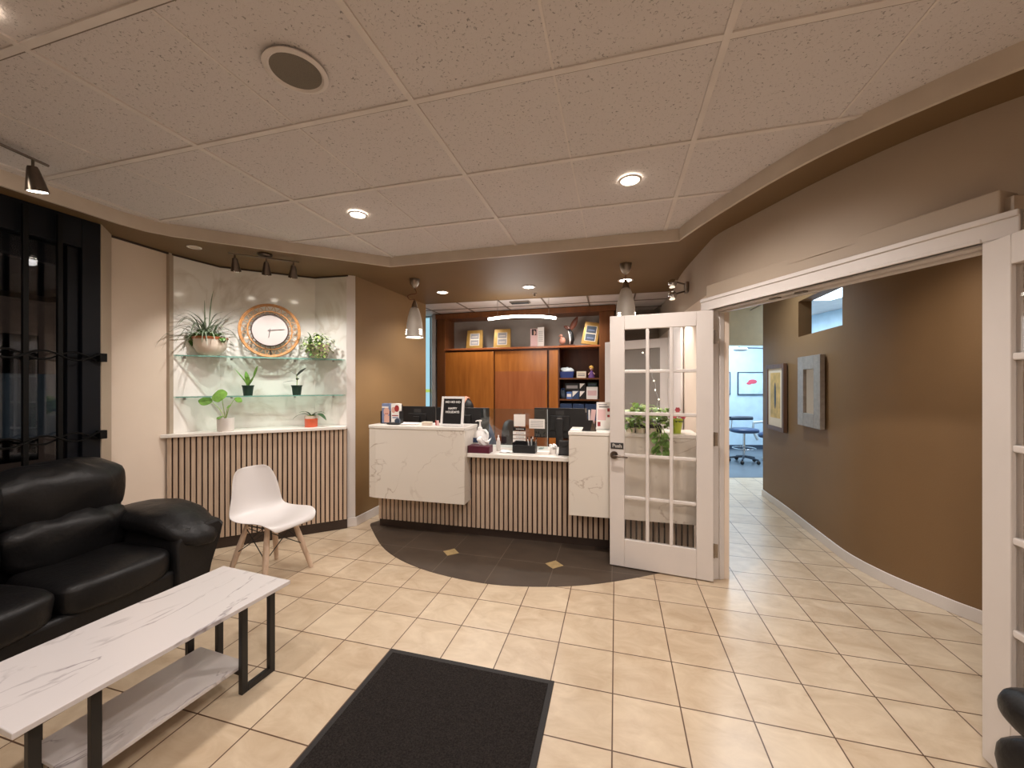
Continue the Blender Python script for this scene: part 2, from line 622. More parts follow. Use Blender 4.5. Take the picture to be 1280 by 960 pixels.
        if bevel:
            md = o.modifiers.new('bevel', 'BEVEL')
            md.width = bevel
            md.segments = seg
            md.limit_method = 'ANGLE'
            md.angle_limit = R(40)
        if sub:
            md = o.modifiers.new('sub', 'SUBSURF')
            md.levels = sub
            md.render_levels = sub
        return o


def tag(o, label, cat, group=None, kind=None):
    o['label'] = label
    o['category'] = cat
    if group:
        o['group'] = group
    if kind:
        o['kind'] = kind
    return o


def thing(name, label, cat, loc=(0, 0, 0), rz=0.0, group=None, rot=None):
    o = bpy.data.objects.new(name, None)
    o.empty_display_size = 0.1
    COL.objects.link(o)
    o.location = loc
    o.rotation_euler = rot if rot else (0, 0, rz)
    return tag(o, label, cat, group)


def struct(o):
    o['kind'] = 'structure'
    return o


def sroot(name, loc=(0, 0, 0), rz=0.0):
    o = bpy.data.objects.new(name, None)
    COL.objects.link(o)
    o.location = loc
    o.rotation_euler = (0, 0, rz)
    return struct(o)


def dup(src, loc, rot=None, label=None, group=None):
    r = src.copy()
    COL.objects.link(r)
    r.location = loc
    if rot is not None:
        r.rotation_euler = rot
    if label:
        r['label'] = label
    if group:
        r['group'] = group
    for ch in list(src.children):
        c = ch.copy()
        COL.objects.link(c)
        c.parent = r
        for g in ch.children:
            d = g.copy()
            COL.objects.link(d)
            d.parent = c
    return r


def text(name, body, size, mat, parent, loc, rot=(PI / 2, 0, 0), align='CENTER', spacing=1.0, ext=0.0006):
    cu = bpy.data.curves.new(name, 'FONT')
    cu.body = body
    cu.size = size
    cu.align_x = align
    cu.align_y = 'CENTER'
    cu.extrude = ext
    cu.space_character = spacing
    cu.offset = size * 0.02
    cu.resolution_u = 3
    tmp = bpy.data.objects.new(name, cu)
    COL.objects.link(tmp)
    dg = bpy.context.evaluated_depsgraph_get()
    me = bpy.data.meshes.new_from_object(tmp.evaluated_get(dg))
    bpy.data.objects.remove(tmp)
    me.materials.clear()
    me.materials.append(mat)
    o = bpy.data.objects.new(name, me)
    COL.objects.link(o)
    o.parent = parent
    o.location = loc
    o.rotation_euler = rot
    return o


def lamp(kind, name, loc, energy, col=(255, 214, 168), parent=None, size=0.05, spot=None, blend=0.5, aim=None):
    l = bpy.data.lights.new(name, kind)
    l.energy = energy
    c = lin(col)
    l.color = c[:3]
    if kind == 'AREA':
        l.shape = 'DISK'
        l.size = size
    else:
        l.shadow_soft_size = size
    if kind == 'SPOT':
        l.spot_size = spot or R(110)
        l.spot_blend = blend
    o = bpy.data.objects.new(name, l)
    COL.objects.link(o)
    o.location = loc
    if aim is not None:
        d = (Vector(aim) - Vector(loc)).normalized()
        o.rotation_euler = d.to_track_quat('-Z', 'Y').to_euler()
    if parent:
        o.parent = parent
    return o



# ================================================================== the setting
ZS, ZC, ZO, ZW = 2.61, 2.69, 2.64, 2.75      # soffit, tile ceiling, office ceiling, wall tops


def catmull(P, n=6):
    P = [Vector(p) for p in P]
    out = []
    for i in range(len(P) - 1):
        a = P[i - 1] if i else P[i] * 2 - P[i + 1]
        b, c = P[i], P[i + 1]
        d = P[i + 2] if i + 2 < len(P) else P[i + 1] * 2 - P[i]
        for k in range(n):
            t = k / n
            out.append(0.5 * ((2 * b) + (c - a) * t + (2 * a - 5 * b + 4 * c - d) * t * t + (3 * b - a - 3 * c + d) * t ** 3))
    out.append(P[-1])
    return out


def inside(p, poly):
    c = False
    n = len(poly)
    for i in range(n):
        a, b = poly[i], poly[(i + 1) % n]
        if (a[1] > p[1]) != (b[1] > p[1]) and p[0] < (b[0] - a[0]) * (p[1] - a[1]) / (b[1] - a[1]) + a[0]:
            c = not c
    return c


# floor
floor = struct(MB().bx(-6, 7, -3.2, 9.4, -0.1, 0.0).build('floor', M['floor'], smooth=0))
arc = catmull([(-1.50, 4.12), (-1.448, 3.99), (-1.126, 3.456), (-0.732, 3.109), (-0.228, 2.885), (0.218, 2.83),
               (0.646, 2.876), (1.137, 3.03), (1.40, 3.17), (1.52, 3.32)], 6)
MB().prism([tuple(p) for p in arc] + [(1.55, 3.7), (-1.3, 4.4)], 0.0, 0.002).build('tile_inlay', M['inlay'], floor, smooth=0)
for p in ((-0.536, 3.41), (0.346, 3.175)):
    MB().box((p[0], p[1], 0.0025), (0.105, 0.105, 0.002), -GA + PI / 4).build('inlay_diamond', M['gold_tile'], floor, smooth=0)
MB().prism([(2.2, 6.13), (6.2, 6.13), (6.2, 8.8), (2.2, 8.8)], 0.0, 0.003).build('vinyl_area', M['opfloor'], floor, smooth=0)

# tiled ceiling of the waiting room and the dropped soffit around it
hole = [(-4.13, -2.3), (-2.86, 2.42), (-2.775, 2.74), (-2.71, 2.87), (-2.60, 2.97), (-2.3, 3.135), (-1.173, 3.741), (1.319, 3.062)]
hole += [tuple(p) for p in catmull([(1.319, 3.062), (1.369, 2.635), (1.452, 2.184), (1.551, 1.867), (1.68, 1.617),
                                    (1.829, 1.387), (2.10, 1.05), (2.5, 0.7), (3.1, 0.35)], 4)[1:]] + [(3.3, -2.3)]
outer = [(-4.5, -2.6), (-2.95, 2.76), (-3.10, 2.94), (-3.02, 3.36), (-2.86, 3.80), (-2.1, 4.19), (-1.70, 4.12), (-1.30, 5.52),
         (2.02, 4.72), (1.84, 3.97), (1.66, 3.12), (1.66, 2.66), (1.76, 2.22), (1.88, 1.92), (2.03, 1.72), (2.14, 1.58),
         (2.4, 1.25), (2.8, 0.92), (3.45, 0.52), (3.6, -2.6)]
ceil = struct(MB().prism(hole, ZC + 0.008, ZC + 0.05).build('ceiling', M['ctile'], smooth=0))
o0 = Vector((-0.27, 2.259))
tb, gap = MB(), MB()
for k in range(-10, 10):
    for d, e, w in ((GY, GX, 0.026 if k % 2 == 0 else 0.009), (GX, GY, 0.026)):
        c = o0 + e * 0.61 * k
        ts = [t * 0.02 for t in range(-350, 350) if inside(c + d * (t * 0.02), hole)]
        if len(ts) < 5:
            continue
        a, b = c + d * ts[0], c + d * ts[-1]
        m_ = (a + b) / 2
        ang = math.atan2(d.y, d.x)
        dz = (0.0 if d is GY else 0.0006) if w > 0.01 else 0.003
        tb.box((m_.x, m_.y, ZC + 0.0045 + dz), ((b - a).length, w, 0.009 - dz), ang)
        if d is GX:
            g_ = m_ + e * 0.0165
            gap.box((g_.x, g_.y, ZC + 0.0065), ((b - a).length, 0.006, 0.004), ang)
tb.build('ceiling_grid', M['tbar'], ceil, smooth=0)
gap.build('gap_shade', M['vent'], ceil, smooth=0)  # grey strips standing in for the shade beside the bars

bm = bmesh.new()
for loop in (outer, hole):
    vs = [bm.verts.new((p[0], p[1], ZS)) for p in loop]
    for i in range(len(vs)):
        bm.edges.new((vs[i], vs[(i + 1) % len(vs)]))
bmesh.ops.triangle_fill(bm, edges=bm.edges[:], use_beauty=True)
sb = MB()
sb.bm.free()
sb.bm = bm
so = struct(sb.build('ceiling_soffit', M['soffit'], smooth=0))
so.name = 'ceiling'
for p in so.data.polygons:
    pass
fb = MB().wall([Vector(p) for p in hole] + [Vector(hole[0])], ZS - 0.004, ZC + 0.02, 0.02, 1)
fb.build('fascia', M['fascia'], so, smooth=30)
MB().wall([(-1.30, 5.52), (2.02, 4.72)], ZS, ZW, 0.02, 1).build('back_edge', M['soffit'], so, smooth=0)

# office ceiling with its own grid
oc = MB().prism([(-3.0, 5.3), (2.1, 4.6), (2.35, 7.6), (-3.0, 7.7)], ZO + 0.006, ZO + 0.05).build('ceiling', M['tbar'], smooth=0)
struct(oc)
tb = MB()
CA = R(14.0)
DX, DB = Vector((math.cos(CA), -math.sin(CA))), Vector((math.sin(CA), math.cos(CA)))
q0 = at(585, 386, F * (ZO - H) / (480 - 386)).xy
for k in range(-5, 8):
    a = q0 + DX * 0.61 * k - DB * 1.0
    b = a + DB * 2.6
    m_ = (a + b) / 2
    tb.box((m_.x, m_.y, ZO + 0.002), (2.6, 0.02, 0.008), math.atan2(DB.y, DB.x))
for k in range(-1, 4):
    a = q0 + DB * 0.5 * k - DX * 2.2
    b = a + DX * 5.2
    m_ = (a + b) / 2
    tb.box((m_.x, m_.y, ZO + 0.002), (5.2, 0.02, 0.008), math.atan2(DX.y, DX.x))
tb.build('ceiling_grid', M['vent'], oc, smooth=0)

# left: shop window, jamb, beige wall, plant niche
WA = R(255)
w1 = sroot('window_1', (-2.911, 2.747, 0), WA)
tag(w1, 'dark full-height shop window behind the black sofa', 'window')
fm = MB()
fm.bx(0.0, 0.10, -0.06, 0.0, 0, ZS)
fm.bx(0.10, 5.4, -0.06, 0.0, 2.41, ZS)
fm.bx(0.10, 5.4, -0.06, 0.0, 0, 0.35)
fm.bx(0.10, 0.16, -0.09, -0.03, 0.35, 2.41)
fm.bx(1.6, 1.68, -0.06, 0.0, 0.35, 2.41)
fm.bx(3.2, 3.28, -0.06, 0.0, 0.35, 2.41)
fm.bx(0.10, 5.4, -0.12, -0.06, 2.27, 2.41)
fm.build('window_frame', M['navy'], w1, smooth=0, bevel=0.004)
MB().bx(0.16, 5.4, -0.065, -0.06, 0.35, 2.41).build('glass_pane', M['nightglass'], w1, smooth=0)
MB().bx(0.16, 5.4, -0.074, -0.070, 1.14, 1.545).build('frosted_film', M['frost'], w1, smooth=0)
struct(MB().wall([(-2.908, 2.750), (-3.03, 2.935)], 0, ZW, 0.03, -1).build('trim_1', M['taupe'], smooth=0))
struct(MB().wall([(-3.055, 2.935), (-2.965, 3.36)], 0, ZW, 0.12, -1).build('wall_left', M['beige'], smooth=0))
struct(MB().bx(-2.985, -2.945, 3.335, 3.375, 1.04, ZS).build('trim_2', M['taupe'], smooth=0))
struct(MB().wall([(-2.955, 3.36), (-2.806, 3.728), (-2.09, 4.12), (-1.70, 4.03)], 0.0, ZW, 0.1, -1).build('wall_niche', M['marn'], smooth=0))
struct(MB().wall([(-3.052, 2.94), (-2.958, 3.36), (-2.806, 3.724), (-2.09, 4.114), (-1.70, 4.026)], ZS - 0.014, ZS, 0.012, 1).build('niche_shadow_line', M['toe'], smooth=0))  # dark strip standing in for the shadow line under the soffit
struct(MB().wall([(-1.715, 4.022), (-1.638, 4.058)], 0, ZS, 0.09, -1).build('trim_3', M['white'], smooth=0))
struct(MB().wall([(-1.636, 4.06), (-1.226, 5.52)], 0, ZW, 0.12, -1).build('wall_centre', M['brown'], smooth=0))
struct(MB().wall([(-1.722, 4.010), (-1.630, 4.046), (-1.505, 4.50)], 0, 0.095, 0.014, 1).build('baseboard_centre', M['white'], smooth=0, bevel=0.004))

# office: back wall, bright window at its left end, grey pier
struct(MB().wall([(-2.8, 7.53), (2.6, 5.98)], 0, ZW, 0.1, -1).build('wall_back', M['grey'], smooth=0))
w2 = sroot('window_2', (-1.53, 6.72, 0), R(-14))
tag(w2, 'narrow bright blue window beside the cherry cabinet', 'window')
MB().bx(0, 0.22, 0, 0.02, 0.9, 1.335).build('window_pane', M['daypane'], w2, smooth=0)
MB().bx(0, 0.22, 0, 0.02, 1.335, 1.39).build('window_pane', M['limepane'], w2, smooth=0)
MB().bx(0, 0.22, 0, 0.02, 1.39, 2.62).build('window_pane', M['daypane'], w2, smooth=0)
fm = MB()
fm.bx(-0.04, 0.0, -0.03, 0.05, 0.86, 2.64).bx(0.13, 0.155, -0.03, 0.0, 0.86, 2.64).bx(-0.04, 0.26, -0.03, 0.05, 0.82, 0.9)
fm.build('window_frame', M['white'], w2, smooth=0)
struct(MB().box((-1.287, 6.56, 1.32), (0.075, 0.16, 2.64), R(-14)).build('trim_4', M['pier'], smooth=0))

# right: curved wall, flat door surround and french doors
curve = catmull([(1.93, 4.63), (1.742, 3.99), (1.584, 3.175), (1.555, 2.93), (1.60, 2.67), (1.695, 2.21), (1.80, 1.874),
                 (1.905, 1.666), (2.02, 1.50), (2.3, 1.15), (2.7, 0.82), (3.4, 0.45)], 6)
struct(MB().wall(curve, 2.2, ZW, 0.10, -1).build('wall_right', M['taupe'], smooth=50))
lower = [p for p in curve if p.y > 2.98] + [Vector((1.548, 2.96))]
lower = [Vector((2.3, 6.1)), Vector((2.077, 5.12))] + lower
struct(MB().wall(lower, 0, 2.2, 0.10, -1).build('wall_right', M['beige'], smooth=50))
struct(MB().wall([Vector((2.3, 6.1)), Vector((2.077, 5.12)), Vector((1.93, 4.63))], 2.2, ZW, 0.10, -1).build('wall_right', M['taupe'], smooth=50))
struct(MB().wall([(1.915, 1.48), (2.02, 1.48), (2.3, 1.15), (2.7, 0.82), (3.4, 0.45)], 0, 2.2, 0.10, -1).build('wall_right', M['taupe'], smooth=50))
struct(MB().wall([(3.4, 0.5), (3.55, -2.6)], 0, ZW, 0.1, -1).build('wall_right', M['taupe'], smooth=0))
struct(MB().wall([(3.6, -2.55), (-4.6, -2.55)], 0, ZW, 0.1, -1).build('wall_front', M['beige'], smooth=0))

DA = R(-75)
fr = sroot('trim_5', (1.52, 2.93, 0), DA)
fm = MB()
fm.bx(-0.10, 0.0, -0.022, 0.0, 0, 2.135)
fm.bx(1.43, 1.53, -0.022, 0.0, 0, 2.135)
fm.bx(-0.10, 1.53, -0.026, 0.0, 2.04, 2.135)
fm.bx(-0.10, 1.53, -0.034, 0.0, 2.11, 2.135)
fm.bx(0.0, 1.43, -0.030, 0.0, 2.04, 2.056)
fm.build('door_casing', M['white'], fr, smooth=0, bevel=0.004)
fm = MB()
fm.bx(-0.02, 0.0, 0.0, 0.135, 0, 2.05).bx(1.43, 1.45, 0, 0.135, 0, 2.05).bx(0.0, 1.43, 0.0, 0.135, 2.03, 2.05)
fm.bx(0.0, 0.012, 0.05, 0.09, 0, 2.03).bx(1.418, 1.43, 0.05, 0.09, 0, 2.03).bx(0.0, 1.43, 0.05, 0.09, 2.018, 2.03)
fm.build('door_jamb', M['white'], fr, smooth=0, bevel=0.003)
MB().bx(-0.06, 1.475, -0.012, 0.22, 2.135, 2.235).build('plaster_header', M['taupe'], fr, smooth=0, bevel=0.006)
for px_ in (0.45, 0.62):
    MB().bx(px_, px_ + 0.06, 0.02, 0.05, 2.022, 2.03).build('latch_plate', M['nickel'], fr, smooth=0)


def french_door(name, loc, rz, label, sign):
    t = sroot(name, loc, rz)
    tag(t, label, 'door')
    W_, Z0, Z1 = 0.754, 0.01, 2.03
    a, b = -0.0175, 0.0175
    m = MB()
    st, top, bot, mu = 0.115, 0.112, 0.222, 0.026
    m.bx(0, st, a, b, Z0, Z1).bx(W_ - st, W_, a, b, Z0, Z1)
    m.bx(st, W_ - st, a, b, Z1 - top, Z1).bx(st, W_ - st, a, b, Z0, Z0 + bot)
    m.build('door_leaf', M['door'], t, smooth=0, bevel=0.004)
    m = MB()
    iw, ih = W_ - 2 * st, Z1 - top - Z0 - bot
    for k in (1, 2):
        x = st + iw * k / 3
        m.bx(x - mu / 2, x + mu / 2, a + 0.004, b - 0.004, Z0 + bot, Z1 - top)
    for k in range(1, 5):
        z = Z0 + bot + ih * k / 5
        for q in range(3):
            xa = st + iw * q / 3 + (mu / 2 if q else 0)
            xb = st + iw * (q + 1) / 3 - (mu / 2 if q < 2 else 0)
            m.bx(xa, xb, a + 0.004, b - 0.004, z - mu / 2, z + mu / 2)
    m.build('muntins', M['door'], t, smooth=0, bevel=0.005)
    MB().bx(st, W_ - st, -0.002, 0.002, Z0 + bot, Z1 - top).build('glass_pane', M['glass'], t, smooth=0)
    for z in (0.24, 1.07, 1.83):
        m = MB().bx(-0.030, -0.002, 0.006, 0.012, z - 0.05, z + 0.05)
        m.cyl((-0.004, 0.014, z - 0.052), (-0.004, 0.014, z + 0.052), 0.007, n=10)
        m.build('hinge', M['nickel'], t, smooth=30)
    hz = 0.905
    m = MB()
    hx = W_ - 0.035
    m.cyl((hx, b, hz), (hx, b + 0.012, hz), 0.031, n=24)
    m.cyl((hx, b + 0.012, hz), (hx, b + 0.05, hz), 0.011, n=12)
    m.tube([(hx + 0.004, b + 0.05, hz), (hx - 0.03, b + 0.052, hz), (hx - 0.075, b + 0.05, hz - 0.004), (hx - 0.11, b + 0.046, hz - 0.008)],
           [0.010, 0.010, 0.008, 0.006], 10)
    m.build('lever_handle', M['bronze'], t, smooth=40)
    if sign:
        s_ = MB().bx(W_ - 0.108, W_ - 0.008, b, b + 0.004, 0.955, 1.005).build('push_sign', M['black2'], t, smooth=0, bevel=0.003)
        text('sign_lettering', 'Push', 0.040, M['shade'], s_, (W_ - 0.058, b + 0.0045, 0.98), (PI / 2, 0, PI))
    return t


french_door('door_1', (1.503, 2.897, 0), math.atan2(0.371, -0.928), 'white french door standing open in front of the reception counter, fifteen panes', True)
french_door('door_2', (1.872, 1.528, 0), math.atan2(-0.968, -0.25), 'white french door leaf folded back at the right edge of the picture', False)

# glazed white door ajar at the back right of the office
d3 = sroot('door_3', (1.93, 4.78, 0), math.atan2(0.57, -0.64))
tag(d3, 'white glazed door standing ajar behind the counter', 'door')
m = MB()
m.bx(0, 0.10, -0.02, 0.02, 0.01, 2.05).bx(0.757, 0.857, -0.02, 0.02, 0.01, 2.05).bx(0.1, 0.757, -0.02, 0.02, 1.935, 2.05).bx(0.1, 0.757, -0.02, 0.02, 0.01, 0.3)
m.build('door_leaf', M['white'], d3, smooth=0, bevel=0.004)
MB().bx(0.1, 0.757, -0.004, 0.004, 0.3, 1.935).build('glass_pane', pm('smoky_glass', (140, 134, 128), 0.25, var=0.1, vscale=2), d3, smooth=0)
struct(MB().wall([(1.905, 4.68), (1.742, 4.10), (1.70, 3.86)], 0, 2.12, 0.02, 1).build('trim_6', M['white'], smooth=0))

# hallway beyond the doors
hc = catmull([(3.33, 5.15), (3.14, 4.44), (2.93, 3.73), (2.789, 3.216), (2.775, 2.871), (2.83, 2.6), (2.896, 2.393), (3.1, 2.0),
              (3.5, 1.55), (4.3, 1.1)], 8)


def ondx(px):
    for a, b in zip(hc, hc[1:]):
        pa, pb = 640 + F * a.x / a.y, 640 + F * b.x / b.y
        if pa <= px <= pb:
            t = (px - pa) / (pb - pa)
            return a + (b - a) * t, (b - a).normalized()
    raise ValueError(px)


pl, _ = ondx(998)
pr, _ = ondx(1053)
L1 = [p for p in hc if p.y > pl.y + 0.01] + [pl]
L2 = [pl] + [p for p in hc if pr.y + 0.01 < p.y < pl.y - 0.01] + [pr]
L3 = [pr] + [p for p in hc if p.y < pr.y - 0.01]
hm = MB()
hm.wall(hc, 0, 1.98, 0.12, -1)
hm.wall(hc, 2.355, 2.9, 0.12, -1)
hm.wall(L1, 1.98, 2.355, 0.12, -1)
hm.wall(L3, 1.98, 2.355, 0.12, -1)
struct(hm.build('wall_hall', M['hall'], smooth=40))
struct(MB().wall(hc, 0, 0.085, 0.014, 1).build('baseboard_hall', M['white'], smooth=40, bevel=0.003))
struct(MB().bx(2.2, 6.3, 8.8, 8.9, 0, 2.95).build('wall_operatory', M['blue'], smooth=0))
struct(MB().bx(6.2, 6.3, 0.9, 8.8, 0, 2.95).build('wall_operatory', M['blue'], smooth=0))
struct(MB().wall([(2.42, 5.9), (2.95, 8.8)], 0, 2.95, 0.1, -1).build('wall_operatory', M['blue'], smooth=0))
struct(MB().bx(2.95, 6.2, 8.785, 8.8, 0.0, 0.10).build('baseboard_operatory', M['slate'], smooth=0))
struct(MB().bx(2.25, 2.98, 6.10, 6.2, 0, 2.9).build('wall_hall', M['beige'], smooth=0))
struct(MB().bx(2.98, 4.25, 6.10, 6.20, 2.09, 2.9).build('wall_bulkhead', M['cream'], smooth=0))
struct(MB().wall([(2.12, 1.62), (3.45, 0.62), (6.2, 0.95)], 0, 2.95, 0.05, 1).build('wall_hall', M['taupe'], smooth=0))
struct(MB().bx(1.9, 6.4, 0.3, 9.0, 2.9, 2.95).build('ceiling', M['tbar'], smooth=0))

# ================================================================== furniture of the waiting room
from mathutils import noise as NZ


def wrinkle(amp, k, seed=0.0):
    def f(p):
        q = Vector((p.x * k + seed, p.y * k, p.z * k))
        d = NZ.noise(q) * amp + NZ.noise(q * 2.7) * amp * 0.4
        return p + p.normalized() * d
    return f


def make_sofa(name, label, loc, rz, seats=3, sw=0.53):
    t = thing(name, label, 'sofa', loc, rz)
    LN = 0.26 * 2 + seats * sw
    m = MB().bx(0.22, LN - 0.22, 0.06, 0.775, 0.06, 0.29).bx(0.20, LN - 0.20, 0.0, 0.16, 0.06, 0.80)
    m.build('base', M['leather'], t, bevel=0.03, seg=3)
    for x in (0.12, LN - 0.12):
        for y in (0.09, 0.70):
            MB().cyl((x, y, 0), (x, y, 0.07), 0.025, 0.03, 12).build('foot', M['bmetal'], t)
    for k in range(seats):
        xc = 0.26 + sw * (k + 0.5)
        MB().blob((xc, 0.515, 0.352), (sw / 2 + 0.008, 0.315, 0.095), 40, 20, 0.42, fn=wrinkle(0.018, 5.0, k * 3.1)).build(
            'seat_cushion', M['leather'], t, smooth=180)
        MB().blob((xc, 0.20, 0.555), (sw / 2 + 0.012, 0.145, 0.165), 44, 24, 0.6, rot=(R(-8), 0, 0), fn=wrinkle(0.035, 6.5, k * 5.3)).build(
            'lumbar_cushion', M['leather'], t, smooth=180)
        MB().blob((xc, 0.135, 0.80), (sw / 2 + 0.045, 0.165, 0.20), 44, 24, 0.66, rot=(R(-10), 0, 0), fn=wrinkle(0.028, 6.0, k * 7.7)).build(
            'head_cushion', M['leather'], t, smooth=180)
    for sgn, x0 in ((1, 0.0), (-1, LN)):
        pr = [(0.26, 0.05), (0.075, 0.05), (0.035, 0.24), (-0.03, 0.42), (-0.05, 0.50), (-0.02, 0.54), (0.20, 0.54), (0.26, 0.46)]
        rows = []
        for y, sc in ((0.02, 0.96), (0.05, 1.0), (0.74, 1.0), (0.80, 0.97), (0.81, 0.9)):
            row = []
            for (x, z) in pr + [pr[0]]:
                cx, cz = 0.12, 0.32
                row.append(Vector((x0 + sgn * (cx + (x - cx) * sc), y, cz + (z - cz) * sc)))
            rows.append(row)
        m = MB().sheet(rows)
        m.quad(*rows[0][:-1])
        m.quad(*reversed(rows[-1][:-1]))
        a = m.build('arm', M['leather'], t, smooth=50)

        def droop(p):
            q = wrinkle(0.014, 7.0, x0)(p)
            f = max(0.0, (q.y + 0.05) / 0.45)
            q.z -= 0.085 * f * f
            q.z -= 0.05 * max(0, -q.x * sgn) / 0.2 * f
            q.z *= 1.0 + 0.25 * f
            return q
        MB().blob((x0 + sgn * 0.11, 0.43, 0.565), (0.20, 0.435, 0.085), 44, 26, 0.86, fn=droop).build('arm_pad', M['leather'], t, smooth=180)
    return t


SO = Vector((-2.777, 2.914, 0))
sf = make_sofa('sofa', 'black leather sofa with padded arms along the dark window', SO, WA)
sf.scale = (1, 0.91, 1)

# marble coffee table
t = thing('coffee_table', 'white marble-topped coffee table on black metal frames before the sofa', 'table', (-1.554, 1.671, 0), R(251))
MB().bx(-0.474, 0.474, -0.25, 0.25, 0.43, 0.45).build('tabletop', M['mart'], t, smooth=0, bevel=0.003)
MB().bx(-0.30, 0.30, -0.165, 0.165, 0.105, 0.122).build('lower_shelf', M['mart'], t, smooth=0, bevel=0.003)
for sx in (-1, 1):
    for sy in (-1, 1):
        y = 0.19 * sy
        m = MB()
        xa, xb = sx * 0.265, sx * 0.41
        w_ = 0.015
        m.bx(xa - w_, xa + w_, y - 0.012, y + 0.012, 0.0, 0.43)
        m.bx(xb - w_, xb + w_, y - 0.012, y + 0.012, 0.0, 0.43)
        m.bx(min(xa, xb) + w_, max(xa, xb) - w_, y - 0.012, y + 0.012, 0.0, 0.028)
        m.build('leg', M['bmetal'], t, smooth=0, bevel=0.002)
for sx in (-1, 1):
    MB().bx(sx * 0.265 - 0.012, sx * 0.265 + 0.012, -0.18, 0.18, 0.088, 0.105).build('shelf_rail', M['bmetal'], t, smooth=0)

# white shell chair
t = thing('shell_chair', 'white plastic shell chair with pale wooden dowel legs', 'chair', (-1.87, 3.02, 0), math.atan2(-0.93, -0.365))
prof = [(0.255, 0.405), (0.25, 0.428), (0.22, 0.448), (0.15, 0.452), (0.06, 0.442), (-0.04, 0.435), (-0.12, 0.44), (-0.175, 0.462), (-0.205, 0.51),
        (-0.22, 0.575), (-0.232, 0.645), (-0.245, 0.715), (-0.257, 0.775), (-0.264, 0.805), (-0.267, 0.818)]
hw = [0.16, 0.19, 0.215, 0.232, 0.238, 0.236, 0.23, 0.222, 0.213, 0.202, 0.190, 0.176, 0.156, 0.130, 0.098]
rows = []
for i, ((y, z), w_) in enumerate(zip(prof, hw)):
    row = []
    for k in range(15):
        u = -1 + 2 * k / 14
        f = min(1, max(0, (i - 6) / 4))          # 0 seat, 1 back
        lift = 0.035 * abs(u) ** 2.4 * (1 - f) * (1 if i > 2 else i / 3)
        fwd = 0.06 * abs(u) ** 2.2 * f * (1 - 0.4 * max(0, (i - 10) / 4))
        row.append(Vector((u * w_, y + fwd + 0.03 * (1 - f) * f * abs(u), z + lift)))
    rows.append(row)
MB().sheet(rows).build('seat_shell', M['chairw'], t, smooth=180, solid=0.007, sub=1)
for sx in (-1, 1):
    for sy in (-1, 1):
        top = Vector((sx * 0.105, sy * 0.105 - 0.01, 0.418))
        bot = Vector((sx * 0.20, sy * 0.20 - 0.01, 0.0))
        mid = top.lerp(bot, 0.45)
        MB().tube([top, mid, bot.lerp(top, 0.04), bot], [0.016, 0.022, 0.016, 0.014], 14).build('leg', M['beech'], t, smooth=40)
m = MB()
for sx, sy, ex, ey in ((-1, 1, 1, 1), (1, 1, 1, -1), (1, -1, -1, -1), (-1, -1, -1, 1)):
    a = Vector((sx * 0.115, sy * 0.115 - 0.01, 0.385))
    b = Vector((ex * 0.165, ey * 0.165 - 0.01, 0.195))
    m.tube([a, b], 0.0035, 6)
    a = Vector((ex * 0.115, ey * 0.115 - 0.01, 0.385))
    b = Vector((sx * 0.165, sy * 0.165 - 0.01, 0.195))
    m.tube([a, b], 0.0035, 6)
for a, b in (((-0.12, 0.10), (0.12, 0.10)), ((-0.12, -0.12), (0.12, -0.12)), ((-0.11, -0.12), (-0.11, 0.10)), ((0.11, -0.12), (0.11, 0.10))):
    m.tube([(a[0], a[1], 0.40), (b[0], b[1], 0.40)], 0.005, 6)
m.build('wire_bracing', M['bmetal'], t, smooth=40)

# floor mat
t = thing('floor_mat', 'dark charcoal ribbed entrance mat on the cream tiles', 'mat', (-0.425, 1.321, 0), -GA)
MB().bx(-0.457, 0.457, -0.75, 0.75, 0.0, 0.006).build('rubber_border', M['matedge'], t, smooth=0, bevel=0.002)
MB().bx(-0.43, 0.43, -0.72, 0.72, 0.006, 0.0105).build('carpet_pile', M['mat'], t, smooth=0, bevel=0.002)

# made-up leather piece in place of a chair arm, by the folded door leaf
t = thing('arm_stand_in', 'made-up black leather piece for a chair arm, at the bottom right corner', 'arm_stand_in', (1.662, 1.145, 0), R(6))
MB().blob((0, 0, 0.19), (0.08, 0.15, 0.185), 32, 20, 0.6, fn=wrinkle(0.014, 9, 2)).build('stand_in_body', M['leather'], t, smooth=180)
MB().blob((-0.01, 0.01, 0.44), (0.086, 0.14, 0.068), 32, 20, 0.8, fn=wrinkle(0.014, 9, 6)).build('stand_in_top', M['leather'], t, smooth=180)
MB().tube([(-0.03, -0.06, 0.33), (-0.02, -0.06, 0.42), (0, 0.0, 0.44), (0.02, 0.06, 0.42), (0.03, 0.06, 0.33)], 0.035, 12).build('stand_in_neck', M['leather'], t, smooth=180)

# ================================================================== plant niche
NE, NN = Vector((0.889, 0.458)), Vector((-0.458, 0.889))
N0 = Vector((-2.965, 3.34))
NA = math.atan2(NE.y, NE.x)


def N(s, b):
    return N0 + NE * s + NN * b


t = thing('slatted_ledge', 'slatted wood half-height panel with white stone ledge under the plant shelves', 'built-in ledge', (N0.x, N0.y, 0), NA)
NL = 1.427
m = MB()
k = 0
s_ = 0.004
while s_ + 0.0285 < NL:
    m.bx(s_, s_ + 0.0285, -0.028, -0.010, 0.10, 1.02)
    s_ += 0.0408
m.build('slats', M['slat'], t, smooth=0)
MB().bx(0, NL, -0.010, 0.004, 0.10, 1.02).build('backing_board', M['slatback'], t, smooth=0)
MB().bx(0.0, NL, -0.012, 0.004, 0.0, 0.10).build('toe_kick', M['toe'], t, smooth=0)


def toloc(p):
    d = Vector((p[0], p[1])) - N0
    return (d.dot(NE), d.dot(NN))


